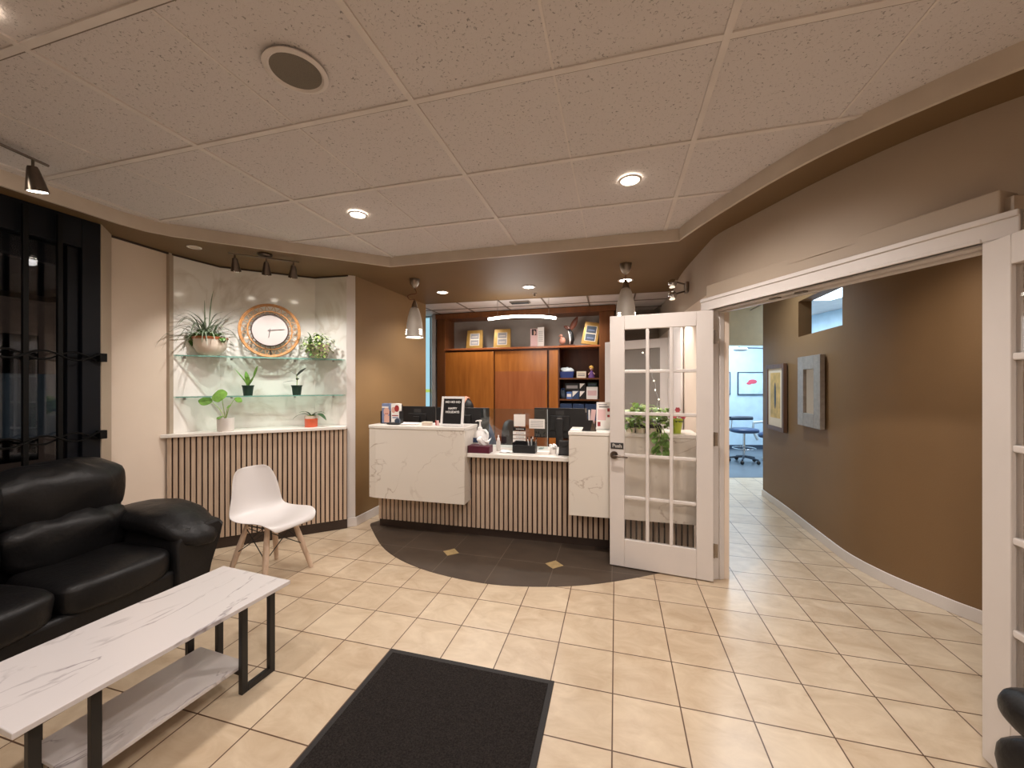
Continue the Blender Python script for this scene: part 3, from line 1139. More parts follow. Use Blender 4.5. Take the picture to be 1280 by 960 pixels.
m = MB().prism([toloc(p) for p in (N(-0.035, -0.055), N(1.405, -0.055), (-1.712, 4.02), (-2.09, 4.112), (-2.80, 3.722), (-2.948, 3.365))], 1.02, 1.05)
m.build('stone_ledge', M['quartz'], t, smooth=0, bevel=0.004)

for nm, z, lb in (('upper', 1.735, 'upper glass shelf carrying the two large plant bowls'), ('lower', 1.37, 'lower glass shelf carrying two small dark green pots')):
    t = thing('glass_shelf', lb, 'shelf', (N0.x, N0.y, z), NA, 'glass shelves in the plant niche')
    pl_ = [toloc(p) for p in (N(0.05, 0.02), N(1.39, 0.02), (-1.73, 4.03), (-2.092, 4.112), (-2.80, 3.722), (-2.945, 3.375))]
    MB().prism(pl_, -0.010, 0.0).build('glass_pane', M['shelf'], t, smooth=0)
    MB().bx(0.05, 1.39, 0.014, 0.0195, -0.010, 0.0).build('glass_edge', M['shelfedge'], t, smooth=0)
    for s_, b_ in ((0.42, 0.215), (0.95, 0.215), (0.10, 0.06), (1.30, 0.06)):
        MB().cyl((s_, b_, -0.028), (s_, b_, -0.010), 0.011, n=12).build('shelf_bracket', M['steel'], t)


def on_niche(px, b):
    return hit(px, N(0, b), N(1, b))[0]


def pot(t, prof, mat, n=32, soil_z=None, soil_r=None):
    MB().lathe(prof, n=n).build('pot', mat, t, smooth=50)
    if soil_z:
        MB().lathe([(0, soil_z), (soil_r, soil_z - 0.004)], n=24).build('soil', M['soil'], t, smooth=0)


def clampn(m, loc):
    """keeps foliage in front of the niche walls"""
    W = [Vector((-2.955, 3.36)), Vector((-2.806, 3.728)), Vector((-2.09, 4.12)), Vector((-1.70, 4.03))]
    for v in m.bm.verts:
        q = Vector((v.co.x + loc[0], v.co.y + loc[1]))
        for a, b in zip(W, W[1:]):
            d = (b - a).normalized()
            nn = Vector((d.y, -d.x))
            dist = (q - a).dot(nn)
            if dist < 0.012:
                q += nn * (0.012 - dist)
        v.co.x, v.co.y = q.x - loc[0], q.y - loc[1]


# 1 wide cream bowl with a spiky plant
p = on_niche(263, 0.115)
t = thing('potted_plant', 'spiky long-leaved plant in a wide cream bowl on the upper shelf', 'plant', (p.x, p.y, 1.735), 0, 'potted plants in the niche')
pot(t, [(0, 0), (0.06, 0), (0.10, 0.035), (0.125, 0.09), (0.125, 0.135), (0.13, 0.15), (0.135, 0.165), (0.125, 0.17), (0.115, 0.165), (0.112, 0.12)], M['ceram'], 36, 0.15, 0.113)
MB().lathe([(0.131, 0.150), (0.1365, 0.165), (0.1365, 0.172), (0.128, 0.173)], n=36).build('copper_rim', M['copper'], t)
m = MB()
rr = random.Random(3)
for i in range(60):
    a = rr.uniform(0, 2 * PI)
    el = rr.uniform(0.75, 1.45)
    d = (math.cos(a) * math.cos(el), math.sin(a) * math.cos(el), math.sin(el))
    if d[1] > 0.3:
        d = (d[0], 0.3, d[2])
    m.leaf((-0.03 + rr.uniform(-0.04, 0.04), rr.uniform(-0.04, 0.03), 0.15), d, rr.uniform(0.30, 0.52) * (0.72 if d[0] > 0.2 else 0.85 if d[0] < -0.4 else 1), 0.010, rr.uniform(0.9, 1.9), seg=12)
clampn(m, p)
m.build('spiky_leaves', M['leaf4'], t, smooth=60)
m = MB()
for i in range(110):
    a = rr.uniform(0, 2 * PI)
    q = rr.uniform(0.03, 0.14)
    x, y = math.cos(a) * q - 0.03, math.sin(a) * q * 0.8 - 0.01
    m.leaf((x, y, 0.155 + rr.uniform(0, 0.05)), (math.cos(a), math.sin(a) * 0.7, rr.uniform(0.1, 0.9)), rr.uniform(0.03, 0.055), 0.032, 0.7, seg=4)
for i in range(60):
    m.leaf((-0.12 + rr.uniform(-0.05, 0.04), rr.uniform(-0.06, 0.02), 0.15 + rr.uniform(-0.04, 0.04)), (rr.uniform(-1, 0), rr.uniform(-.7, .2), rr.uniform(-0.6, 0.5)), 0.045, 0.03, 0.8, seg=4)
clampn(m, p)
m.build('round_leaves', M['leaf1'], t, smooth=60)
m = MB()
for i in range(10):
    m.leaf((0.09 + rr.uniform(-0.02, 0.03), rr.uniform(-0.05, 0.02), 0.17), (rr.uniform(0.2, 1), rr.uniform(-.6, .2), rr.uniform(-0.3, 0.5)), rr.uniform(0.05, 0.09), 0.035, 1.2, seg=5)
m.build('side_leaves', M['leaf1'], t, smooth=60)

# 2 cream bowl with bushy vine
p = on_niche(398, 0.085)
t = thing('potted_plant', 'bushy light-leaved vine in a cream bowl on the upper shelf, right of the clock', 'plant', (p.x, p.y, 1.735), 0, 'potted plants in the niche')
pot(t, [(0, 0), (0.06, 0), (0.085, 0.02), (0.10, 0.08), (0.105, 0.13), (0.112, 0.14), (0.104, 0.143), (0.098, 0.135), (0.095, 0.1)], M['ceram'], 36, 0.125, 0.097)
m, m2 = MB(), MB()
for i in range(280):
    a = rr.uniform(0, 2 * PI)
    q = rr.uniform(0.0, 0.17)
    x, y = math.cos(a) * q, min(math.sin(a) * q, 0.07)
    z = 0.165 + rr.uniform(-0.02, 0.11) - q * 0.45
    if rr.random() < 0.35:
        x, y, z = rr.uniform(-0.06, 0.16), rr.uniform(-0.13, -0.10), rr.uniform(0.015, 0.16)
    (m if rr.random() < 0.5 else m2).leaf((x, y, z), (math.cos(a), math.sin(a), rr.uniform(-0.3, 0.8)), rr.uniform(0.03, 0.05), 0.022, 0.8, seg=4)
for i in range(9):
    a = rr.uniform(2.2, 5.2)
    m2.leaf((-0.05, -0.02, 0.15), (math.cos(a), math.sin(a) * 0.5, 1.2), rr.uniform(0.12, 0.2), 0.012, 0.8, seg=6)
clampn(m, p)
clampn(m2, p)
m.build('light_leaves', M['leaf3'], t, smooth=60)
m2.build('green_leaves', M['leaf1'], t, smooth=60)

# 3 and 4 nursery pots on the lower shelf
NP = [(0, 0), (0.036, 0), (0.046, 0.085), (0.050, 0.085), (0.051, 0.098), (0.046, 0.098), (0.044, 0.08)]
p = on_niche(310, 0.10)
t = thing('potted_plant', 'upright pale-edged leaf plant in a dark green pot, left on the lower shelf', 'plant', (p.x, p.y, 1.37), 0, 'potted plants in the niche')
pot(t, NP, M['gpot'], 28, 0.09, 0.045)
m = MB()
for d, L_, W_, dr in (((-0.55, -0.2, 1), 0.20, 0.05, 0.1), ((-0.2, 0.1, 1), 0.15, 0.05, 0.1), ((0.75, 0.0, 1), 0.12, 0.035, -0.35), ((0.1, -0.2, 1), 0.10, 0.04, 0.1)):
    m.leaf((0, 0, 0.085), d, L_, W_, dr, seg=7, fold=0.25)
m.leaf((0.055, 0, 0.17), (0.35, 0, 1), 0.12, 0.04, -0.1, seg=7, fold=0.25)
m.build('leaves', M['leaf6'], t, smooth=60)
p = on_niche(371, 0.09)
t = thing('potted_plant', 'dark rubber plant with few oval leaves in a dark green pot on the lower shelf', 'plant', (p.x, p.y, 1.37), 0, 'potted plants in the niche')
pot(t, NP, M['gpot'], 28, 0.09, 0.045)
m = MB().tube([(0, 0, 0.085), (0.004, 0, 0.15), (-0.004, 0, 0.21)], [0.004, 0.004, 0.003], 8)
m.build('stem', M['leaf3'], t)
m = MB()
for b_, d, L_, W_ in (((0, 0, 0.14), (-1, -0.3, 0.05), 0.13, 0.05), ((0, 0, 0.19), (-0.6, -0.3, 0.7), 0.09, 0.06), ((0.0, 0, 0.19), (0.75, -0.1, 0.8), 0.14, 0.05), ((0.003, 0, 0.15), (0.4, -0.5, 0.4), 0.05, 0.03)):
    m.leaf(b_, d, L_, W_, 0.25, seg=7, fold=0.1)
m.build('leaves', M['leaf5'], t, smooth=60)

# 5 white pot with heart leaves on the ledge
p = on_niche(282, 0.025)
t = thing('potted_plant', 'young heart-leaved plant in a white pot, left on the stone ledge', 'plant', (p.x, p.y, 1.05), 0, 'potted plants in the niche')
pot(t, [(0, 0), (0.058, 0), (0.064, 0.01), (0.068, 0.12), (0.062, 0.122), (0.06, 0.10)], M['wpot'], 32, 0.108, 0.061)
m = MB()
ends = [((0, 0, 0.10), (0.01, -0.05, 0.26), (0.03, -0.08, 0.34)), ((0, 0, 0.10), (-0.03, -0.03, 0.20), (-0.085, -0.05, 0.27)), ((0, 0, 0.10), (0.04, -0.01, 0.22), (0.085, 0.0, 0.30)),
        ((0, 0, 0.10), (0.03, -0.03, 0.17), (0.06, -0.05, 0.235))]
for e in ends:
    m.tube(e, [0.0035, 0.003, 0.002], 6)
m.build('stems', M['leaf3'], t)
m = MB()
for e, d, L_, W_ in ((ends[0], (0.25, -0.5, -0.75), 0.13, 0.13), (ends[1], (-0.9, -0.3, 0.25), 0.105, 0.095), (ends[2], (0.9, -0.2, -0.25), 0.085, 0.05), (ends[3], (0.5, -0.5, -0.1), 0.05, 0.045)):
    b_ = Vector(e[2])
    if e is ends[0]:
        b_ = b_ + Vector((-0.02, 0, 0.04))
    m.leaf(b_, d, L_, W_, 0.15, up=(0, -0.8, 0.5), seg=8, fold=-0.1)
m.leaf((-0.01, -0.03, 0.14), (0.1, -0.6, -0.2), 0.06, 0.06, 0.2, up=(0, -0.9, 0.4), seg=6)
m.build('leaves', M['leaf6'], t, smooth=60)

# 6 orange pot with orchid leaves
p = on_niche(389, 0.06)
t = thing('potted_plant', 'broad dark-leaved orchid in an orange pot with pale rim on the stone ledge', 'plant', (p.x, p.y, 1.05), 0, 'potted plants in the niche')
pot(t, [(0, 0), (0.055, 0), (0.058, 0.005), (0.060, 0.085)], M['opot'], 32)
MB().lathe([(0.060, 0.085), (0.061, 0.112), (0.055, 0.113), (0.053, 0.09)], n=32).build('pot_rim', M['ceram'], t)
MB().lathe([(0, 0.10), (0.054, 0.098)], n=24).build('soil', M['soil'], t, smooth=0)
m = MB()
for d, L_, W_ in (((-1, -0.3, 0.8), 0.19, 0.065), ((-0.45, -0.5, 1.2), 0.14, 0.06), ((1, -0.3, 0.75), 0.21, 0.07), ((0.8, 0.2, 1.1), 0.16, 0.055)):
    m.leaf((0, 0, 0.10), d, L_, W_, 0.95, seg=8, fold=0.2)
m.build('leaves', M['leaf2'], t, smooth=60)
m = MB()
for i in range(8):
    a = i * 0.8
    m.leaf((0, 0, 0.10), (math.cos(a), math.sin(a), 0.9), 0.055, 0.03, 0.8, seg=4)
m.build('moss', M['lime'], t, smooth=60)

# wall clock
ca, cb = Vector((-2.806, 3.728)), Vector((-2.09, 4.12))
ce = (cb - ca).normalized()
cn_ = Vector((ce.y, -ce.x)) * 0.13
p, _ = hit(338, ca + cn_, cb + cn_)
p = p - cn_
t = thing('wall_clock', 'round clock with woven rattan surround standing on the upper glass shelf', 'clock', (p.x + ce.y * 0.13, p.y - ce.x * 0.13, 2.003), math.atan2(ce.y, ce.x))
m = MB()


def ring(r, y, n=56):
    return [(r * math.cos(2 * PI * i / n), y, r * math.sin(2 * PI * i / n)) for i in range(n)]


m.tube(ring(0.255, -0.012), 0.009, 8, closed=True)
m.tube(ring(0.243, -0.010), 0.006, 8, closed=True)
m.tube(ring(0.185, -0.024), 0.007, 8, closed=True)
m.build('rattan_rings', M['rattan'], t, smooth=60)
m = MB()
nz = 24
for i in range(nz):
    a0, a1, a2 = 2 * PI * i / nz, 2 * PI * (i + 0.5) / nz, 2 * PI * (i + 1) / nz
    for a, b in ((a0, a1), (a2, a1)):
        m.tube([(0.183 * math.cos(a), -0.022, 0.183 * math.sin(a)), (0.245 * math.cos(b), -0.012, 0.245 * math.sin(b))], 0.0032, 5)
for i in range(24):
    a = 2 * PI * i / 24
    m.tube([(0.155 * math.cos(a), -0.03, 0.155 * math.sin(a)), (0.185 * math.cos(a + .05), -0.022, 0.185 * math.sin(a + .05))], 0.004, 5)
m.build('rattan_weave', M['rattanp'], t, smooth=60)
mx = Matrix.Rotation(PI / 2, 3, 'X')
MB().tube([(0, 0.0, 0.10), (0, 0.06, -0.10), (0, 0.085, -0.266)], 0.006, 8).build('stand_foot', M['clockrim'], t)
MB().lathe([(0, 0.005), (0.150, 0.005), (0.158, 0.02), (0.158, 0.05), (0.150, 0.055), (0.148, 0.045)], m3=mx, n=48).build('clock_rim', M['clockrim'], t, smooth=40)
MB().lathe([(0, 0.046), (0.149, 0.045)], m3=mx, n=48).build('clock_face', M['clockface'], t, smooth=0)
MB().tube([(0, -0.048, 0.015), (-0.012, -0.048, -0.075)], [0.005, 0.003], 6).build('hour_hand', M['clockhand'], t)
MB().tube([(-0.02, -0.050, -0.002), (0.12, -0.050, 0.016)], [0.004, 0.002], 6).build('minute_hand', M['clockhand'], t)


# spot bars
def spot_head(t, top, d, nm='spotlight_head', sc=1.0, mat='bronze'):
    """cone shaped lamp head that hangs from top and points along d"""
    top = Vector(top)
    d = Vector(d).normalized()
    a = top - Vector((0, 0, 0.05 * sc))
    b = a + d * 0.105 * sc
    m = MB().tube([a - d * 0.012 * sc, a, a + d * 0.02 * sc, b], [0.018 * sc, 0.022 * sc, 0.026 * sc, 0.042 * sc], 20)
    h = m.build(nm, M[mat], t, smooth=40)
    MB().cyl(top, a, 0.006, n=8).build('stem', M[mat], h)
    q = d.to_track_quat('Z', 'Y').to_matrix()
    MB().lathe([(0, 0.001), (0.036 * sc, 0.001)], c=b, m3=q, n=20).build('bulb_face', M['bulbw'], h, smooth=0)
    return b


t = thing('spot_track', 'three-headed spotlight bar on the soffit over the plant niche', 'track light', (-2.145, 3.37, ZS), R(29))
MB().lathe([(0, 0), (0.055, 0), (0.058, -0.012), (0.05, -0.024), (0, -0.026)], n=28).build('canopy', M['bronze'], t, smooth=40)
MB().tube([(-0.26, 0, -0.035), (0.26, 0, -0.035)], 0.0075, 8).build('bar', M['bronze'], t, smooth=40)
NT = []
for x in (-0.215, 0.01, 0.215):
    NT.append((x, spot_head(t, (x, 0, -0.035), (-x * 0.25, 0.42, -1), sc=0.92)))

t = thing('spot_track', 'spotlight bar on the tiled ceiling above the sofa at the left edge', 'track light', (-2.525, 1.80, ZC), R(87))
MB().tube([(-0.30, 0, -0.03), (0.30, 0, -0.03)], 0.0075, 8).build('bar', M['bronze'], t, smooth=40)
MB().lathe([(0, 0), (0.055, 0), (0.058, -0.012), (0.05, -0.024), (0, -0.026)], c=(-0.1, 0, 0), n=28).build('canopy', M['bronze'], t, smooth=40)
for x, d in ((0.235, (0.22, 0.05, -1)), (0.02, (0.6, 0.5, -0.6)), (-0.2, (0, 0.6, -1))):
    spot_head(t, (x, 0, -0.03), d, sc=1.05)


# ceiling fittings
def downlight(loc, r, label, group, mat='bulbw'):
    t = thing('downlight', label, 'ceiling light', loc, 0, group)
    MB().lathe([(r * 0.86, -0.001), (r * 1.12, -0.001), (r * 1.12, -0.006), (r * 0.9, -0.008), (r * 0.86, -0.002)], n=32).build('trim_ring', M['white'], t)
    MB().lathe([(0, -0.003), (r * 0.87, -0.003)], n=28).build('lens', M[mat], t, smooth=0)
    return t


downlight((-1.10, 2.768, ZC), 0.058, 'lit round downlight in the tiled ceiling, left of the pair', 'tile ceiling downlights')
downlight((0.70, 2.30, ZC), 0.060, 'brightest downlight in the tiled ceiling, right of the pair', 'tile ceiling downlights')
downlight((-0.855, 4.77, ZS), 0.068, 'lit downlight in the brown soffit nearest the left pendant', 'soffit downlights')
downlight((0.195, 4.51, ZS), 0.070, 'lit downlight in the middle of the brown soffit', 'soffit downlights')
downlight((1.234, 4.215, ZS), 0.072, 'lit downlight in the brown soffit behind the right pendant', 'soffit downlights')
downlight((-2.62, 3.20, ZS), 0.045, 'unlit downlight in the soffit left of the spotlight bar', 'soffit downlights', 'ceram')
for x, y, lb in ((-1.72, 1.22, 'lit downlight in the tiled ceiling above the coffee table, off the left edge'), (0.4, 0.1, 'added unseen downlight straight above the viewer'),
                 (-1.2, -1.1, 'added unseen downlight behind the viewer, window side'), (1.2, -1.2, 'added unseen downlight behind the viewer, hallway side')):
    downlight((x, y, ZC), 0.058, lb, 'tile ceiling downlights')  # last three are added out of view to light the room
t = thing('ceiling_speaker', 'round white-rimmed loudspeaker set into the ceiling tile', 'speaker', (-0.833, 1.497, ZC), 0)
MB().lathe([(0.092, -0.002), (0.112, -0.002), (0.114, -0.008), (0.098, -0.014), (0.090, -0.006)], n=44).build('speaker_rim', M['tbar'], t, smooth=50)
MB().lathe([(0, -0.008), (0.092, -0.006)], n=44).build('speaker_grille', M['speakerg'], t, smooth=0)
q = at(650, 377.5, F * (ZO - H) / (480 - 377.5))
t = thing('ceiling_vent', 'small dark grey slotted vent in the office ceiling', 'vent', (q.x, q.y, ZO), R(-14))
m = MB().bx(-0.14, 0.14, -0.07, 0.07, -0.014, 0.0)
m.build('vent_frame', M['vent'], t, smooth=0, bevel=0.003)
m = MB()
for k in range(5):
    m.box((0, -0.048 + k * 0.024, -0.017), (0.25, 0.012, 0.004), (R(25), 0, 0))
m.build('slats', M['black2'], t, smooth=0)
q = at(668, 367, F * (ZS - H) / (480 - 367))
t = thing('ceiling_sprinkler', 'tiny sprinkler head hanging from the brown soffit', 'sprinkler', (q.x, q.y, ZS + 0.002), 0)
MB().lathe([(0, 0), (0.03, 0), (0.03, -0.006), (0.01, -0.01), (0.008, -0.03), (0, -0.03)], n=20).build('sprinkler_body', M['nickel'], t)
MB().lathe([(0, -0.029), (0.016, -0.031), (0.016, -0.034), (0, -0.034)], n=16).build('deflector', M['nickel'], t)


# pendants
def pendant(loc, drop, label, wavy):
    t = thing('pendant_lamp', label, 'pendant lamp', loc, 0, 'grey metal pendants over the counter')
    MB().lathe([(0, -0.105), (0.012, -0.10), (0.03, -0.085), (0.048, -0.05), (0.055, -0.015), (0.055, 0)], n=28).build('canopy', M['nickel'], t, smooth=60)
    top = -drop + 0.40
    if wavy:
        pts = catmull3([(0, 0, -0.10), (0.018, 0, -0.13), (0.015, 0, -0.155), (-0.04, 0, -0.165), (-0.075, 0, -0.185), (-0.05, 0, -0.22), (-0.005, 0, top + 0.01), (0, 0, top - 0.01)])
    else:
        pts = [(0, 0, -0.10), (-0.004, 0, -0.14), (0, 0, top)]
    MB().tube(pts, 0.0045, 7).build('cord', M['brownw'], t, smooth=60)
    z0 = -drop
    cap = [(0, top + 0.005), (0.010, top), (0.022, top - 0.03), (0.032, top - 0.062), (0.034, top - 0.075), (0.0, top - 0.075)]
    MB().lathe(cap, n=28).build('lamp_cap', M['nickel'], t, smooth=50)
    MB().lathe([(0.020, top - 0.074), (0.042, top - 0.085), (0.058, top - 0.13), (0.072, top - 0.19), (0.084, top - 0.26), (0.092, z0 + 0.03), (0.094, z0), (0.091, z0),
                (0.089, z0 + 0.03), (0.08, top - 0.26), (0.068, top - 0.19), (0.05, top - 0.12)], n=36).build('lamp_shade', M['shade'], t, smooth=60)
    MB().lathe([(0, z0 + 0.012), (0.088, z0 + 0.010)], n=28).build('diffuser', M['bulbw'], t, smooth=0)
    for a0 in (-0.55, PI + 0.55, PI / 2):
        m = MB()
        for i in range(3):
            for j in range(3):
                a = a0 + (i - 1) * 0.13
                z = z0 + 0.035 + j * 0.022
                rr_ = 0.0925 - (z - z0 - 0.02) * 0.09
                m.box((rr_ * math.cos(a), rr_ * math.sin(a), z), (0.003, 0.009, 0.010), a)
        m.build('light_holes', M['bulbw'], t, smooth=0)
    return t


def catmull3(P, n=6):
    P = [Vector(p) for p in P]
    return catmull(P, n)


pendant((-1.05, 4.18, ZS), 0.63, 'grey metal pendant lamp on the left, hanging before the brown wall', True)
pendant((1.07, 3.65, ZS), 0.55, 'grey metal pendant lamp above the open french door', False)

# double spot on the curved wall
ptw = pt = min(curve, key=lambda p: abs(640 + F * p.x / p.y - 859) + (0 if p.y > 3 else 99))
t = thing('wall_spotlight', 'chrome twin-headed spotlight on the curved wall beside the french door', 'wall light', (pt.x, pt.y, 2.40), math.atan2(-0.22, 0.97))
MB().box((-0.015, 0.0, 0), (0.03, 0.10, 0.10)).build('mounting_plate', M['nickel'], t, smooth=0, bevel=0.008)
for z in (0.06, -0.055):
    m = MB().tube([(-0.03, 0, z * 0.6), (-0.09, -0.005, z * 0.9), (-0.115, 0.0, z)], 0.008, 8)
    a = m.build('arm', M['bronze'], t, smooth=50)
    MB().blob((-0.14, -0.01, z - 0.012), (0.042, 0.042, 0.042), 20, 12).build('spotlight_head', M['chrome'], a, smooth=180)
    MB().lathe([(0, 0.0), (0.026, 0.0)], c=(-0.145, -0.02, z - 0.052), m3=Euler((R(170), 0, 0)).to_matrix(), n=18).build('bulb_face', M['dimbulb'], a, smooth=0)

# window grille and the street outside
t = thing('window_grille', 'black steel security grille with twisted rods before the dark window', 'grille', (-2.911, 2.747, 0), WA)


def wx(px):
    """distance along the window from its far jamb for a picture column"""
    a = Vector((-2.90, 2.75))
    d = Vector((math.cos(WA), math.sin(WA)))
    return hit(px, a, a + d)[1]


x1, x2 = wx(73), wx(30)
dxg = x2 - x1
k = 0
while x1 + k * dxg < 3.0:
    x = x1 + k * dxg
    MB().bx(x - 0.012, x + 0.012, 0.020, 0.044, 0.05, 2.58).build('bar', M['iron'], t, smooth=0, bevel=0.002)
    k += 1
for zc in (1.665, 1.125):
    for sgn in (-1, 1):
        pts = [(0.02 + i * 0.03, 0.032 + 0.012 * sgn, zc + sgn * 0.028 * math.sin((i * 0.03 + 0.02 - x1) * PI / dxg)) for i in range(0, 100)]
        MB().tube(pts, 0.0065, 6).build('twisted_rod', M['iron'], t, smooth=60)
    MB().bx(-0.01, 0.03, 0.005, 0.05, zc - 0.03, zc + 0.03).build('wall_bracket', M['iron'], t, smooth=0, bevel=0.003)
bt = thing('building', 'dim night-time shopfront with pale pillars across the window', 'building', (-2.911, 2.747, 0), WA)
MB().bx(-4, 8, -6.2, -6.0, 0, 4.5).build('facade', M['street'], bt, smooth=0)
MB().bx(-4, 8, -3.0, -2.6, 2.45, 3.2).build('canopy_beam', M['black2'], bt, smooth=0)
for x in (-1.3, 0.1, 1.5, 2.9):
    MB().bx(x - 0.16, x + 0.16, -3.2, -2.9, 0, 2.45).build('pillar', M['street'], bt, smooth=0)
for x in (-2.2, -0.6, 0.9, 2.3):
    MB().bx(x - 0.5, x + 0.5, -5.98, -5.95, 0.2, 2.3).build('shop_glazing', M['black'], bt, smooth=0)
struct(MB().bx(-9.5, -3.25, -2.5, 9.0, -0.12, -0.02).build('floor', M['asphalt'], smooth=0))

t = thing('ceiling_panel', 'bright white ceiling light seen through the high opening in the brown wall', 'ceiling light', (4.98, 5.85, 2.9), 0)
MB().bx(-0.32, 0.32, -0.62, 0.62, -0.03, 0.0).build('panel_frame', M['white'], t, smooth=0)
MB().bx(-0.29, 0.29, -0.59, 0.59, -0.034, -0.03).build('panel_diffuser', M['coolpanel'], t, smooth=0)

# ================================================================== reception counter
OC = Vector((-0.449, 3.63))


def K(s, b):
    return OC + DX * s + DB * b


def ks(px, b):
    return hit(px, K(0, b), K(1, b))[1]


def onk(px, b, z, dz=0.0):
    p = K(ks(px, b), b)
    return (p.x, p.y, z + dz)


sL0, sL1 = ks(460, 0.0), ks(580.5, 0.0)
sR0, sR1 = ks(711, -0.045), 2.02
t = thing('reception_counter', 'long reception counter of white marble blocks over vertical wood slats', 'counter', (OC.x, OC.y, 0), -CA)
m = MB()
s_ = sL0 + 0.02
while s_ + 0.031 < sR1:
    top = 0.36 if (s_ < sL1 - 0.02 or s_ > sR0 + 0.02) else 0.785
    m.bx(s_, s_ + 0.031, 0.158, 0.176, 0.085, top)
    s_ += 0.0465
m.build('slats', M['slat'], t, smooth=0)
MB().bx(sL0 + 0.01, sR1, 0.176, 0.195, 0.085, 0.785).build('backing_board', M['slatback'], t, smooth=0)
MB().bx(sL0 + 0.01, sR1, 0.190, 0.23, 0.0, 0.085).build('toe_kick', M['toe'], t, smooth=0)
MB().prism([(sL0, 0.02), (sL0 + 0.085, 0.0), (sL1, 0.0), (sL1, 0.36), (sL0, 0.36)], 0.348, 1.040).build('marble_block', M['mar'], t, smooth=0, bevel=0.003)
MB().prism([(sL0 - 0.005, 0.015), (sL0 + 0.085, -0.006), (sL1 + 0.004, -0.006), (sL1 + 0.004, 0.37), (sL0 - 0.005, 0.37)], 1.040, 1.07).build('ledge_top', M['quartz'], t, smooth=0, bevel=0.004)
MB().bx(sR0, sR1, -0.045, 0.32, 0.348, 1.040).build('marble_block', M['mar'], t, smooth=0, bevel=0.003)
MB().bx(sR0 - 0.004, sR1 + 0.004, -0.051, 0.33, 1.040, 1.07).build('ledge_top', M['quartz'], t, smooth=0, bevel=0.004)
MB().bx(sL1 + 0.001, sR0 - 0.001, 0.05, 0.62, 0.787, 0.825).build('worktop', M['quartz'], t, smooth=0, bevel=0.004)
LZ, RZ, WZ, DZ = 1.07, 1.07, 0.825, 0.74

t = thing('office_desk', 'brown wooden staff desk behind the reception counter', 'desk', (OC.x, OC.y, 0), -CA)
MB().bx(sL0 + 0.25, 1.85, 0.64, 1.10, DZ - 0.03, DZ).build('desktop', M['cherry2'], t, smooth=0, bevel=0.003)
for s_ in (sL0 + 0.3, 0.4, 1.8):
    MB().bx(s_ - 0.015, s_ + 0.015, 0.66, 1.08, 0, DZ - 0.03).build('side_panel', M['cherryd'], t, smooth=0)


def monitor(px0, px1, b, label, ztop, turn=0.0, logo=False, ph=0.33):
    s0, s1 = ks(px0, b), ks(px1, b)
    p = K((s0 + s1) / 2, b)
    W_ = (s1 - s0)
    t = thing('computer_monitor', label, 'monitor', (p.x, p.y, DZ), -CA + turn, 'monitors behind the counter')
    zt = ztop - DZ
    MB().bx(-W_ / 2, W_ / 2, -0.012, 0.012, zt - ph, zt).build('monitor_casing', M['black'], t, smooth=0, bevel=0.004)
    MB().bx(-W_ / 2 + 0.012, W_ / 2 - 0.012, 0.012, 0.014, zt - ph + 0.02, zt - 0.012).build('screen', M['black2'], t, smooth=0)
    MB().bx(-0.11, 0.11, -0.03, -0.012, zt - ph * 0.75, zt - ph * 0.25).build('rear_housing', M['black'], t, smooth=0, bevel=0.006)
    MB().bx(-0.04, 0.04, -0.06, -0.03, 0.012, zt - ph * 0.35).build('stand_neck', M['black'], t, smooth=0, bevel=0.004)
    MB().bx(-0.12, 0.12, -0.11, 0.09, 0.0, 0.012).build('stand_base', M['black'], t, smooth=0, bevel=0.003)
    MB().bx(-0.045, 0.045, -0.0135, -0.012, zt - 0.075, zt - 0.03).build('rating_label', M['black2'], t, smooth=0)
    if logo:
        lg = MB().lathe([(0, 0.002), (0.03, 0.002), (0.032, 0.0)], c=(0, -0.0305, zt - ph * 0.36), m3=Matrix.Rotation(PI / 2, 3, 'X'), n=24).build('maker_badge', M['black2'], t, smooth=0)
        text('badge_lettering', 'DELL', 0.022, M['shade'], lg, (0, -0.0328, zt - ph * 0.36))
    return t


monitor(502, 543.5, 0.80, 'black computer monitor seen from behind, nearest the brown wall', 1.215, 0.06)
monitor(546, 611.5, 0.84, 'black computer monitor seen from behind, beside the letter board', 1.205)
monitor(668, 733, 0.86, 'black computer monitor seen from behind, left of the black pamphlet holder', 1.215, 0.0, True)

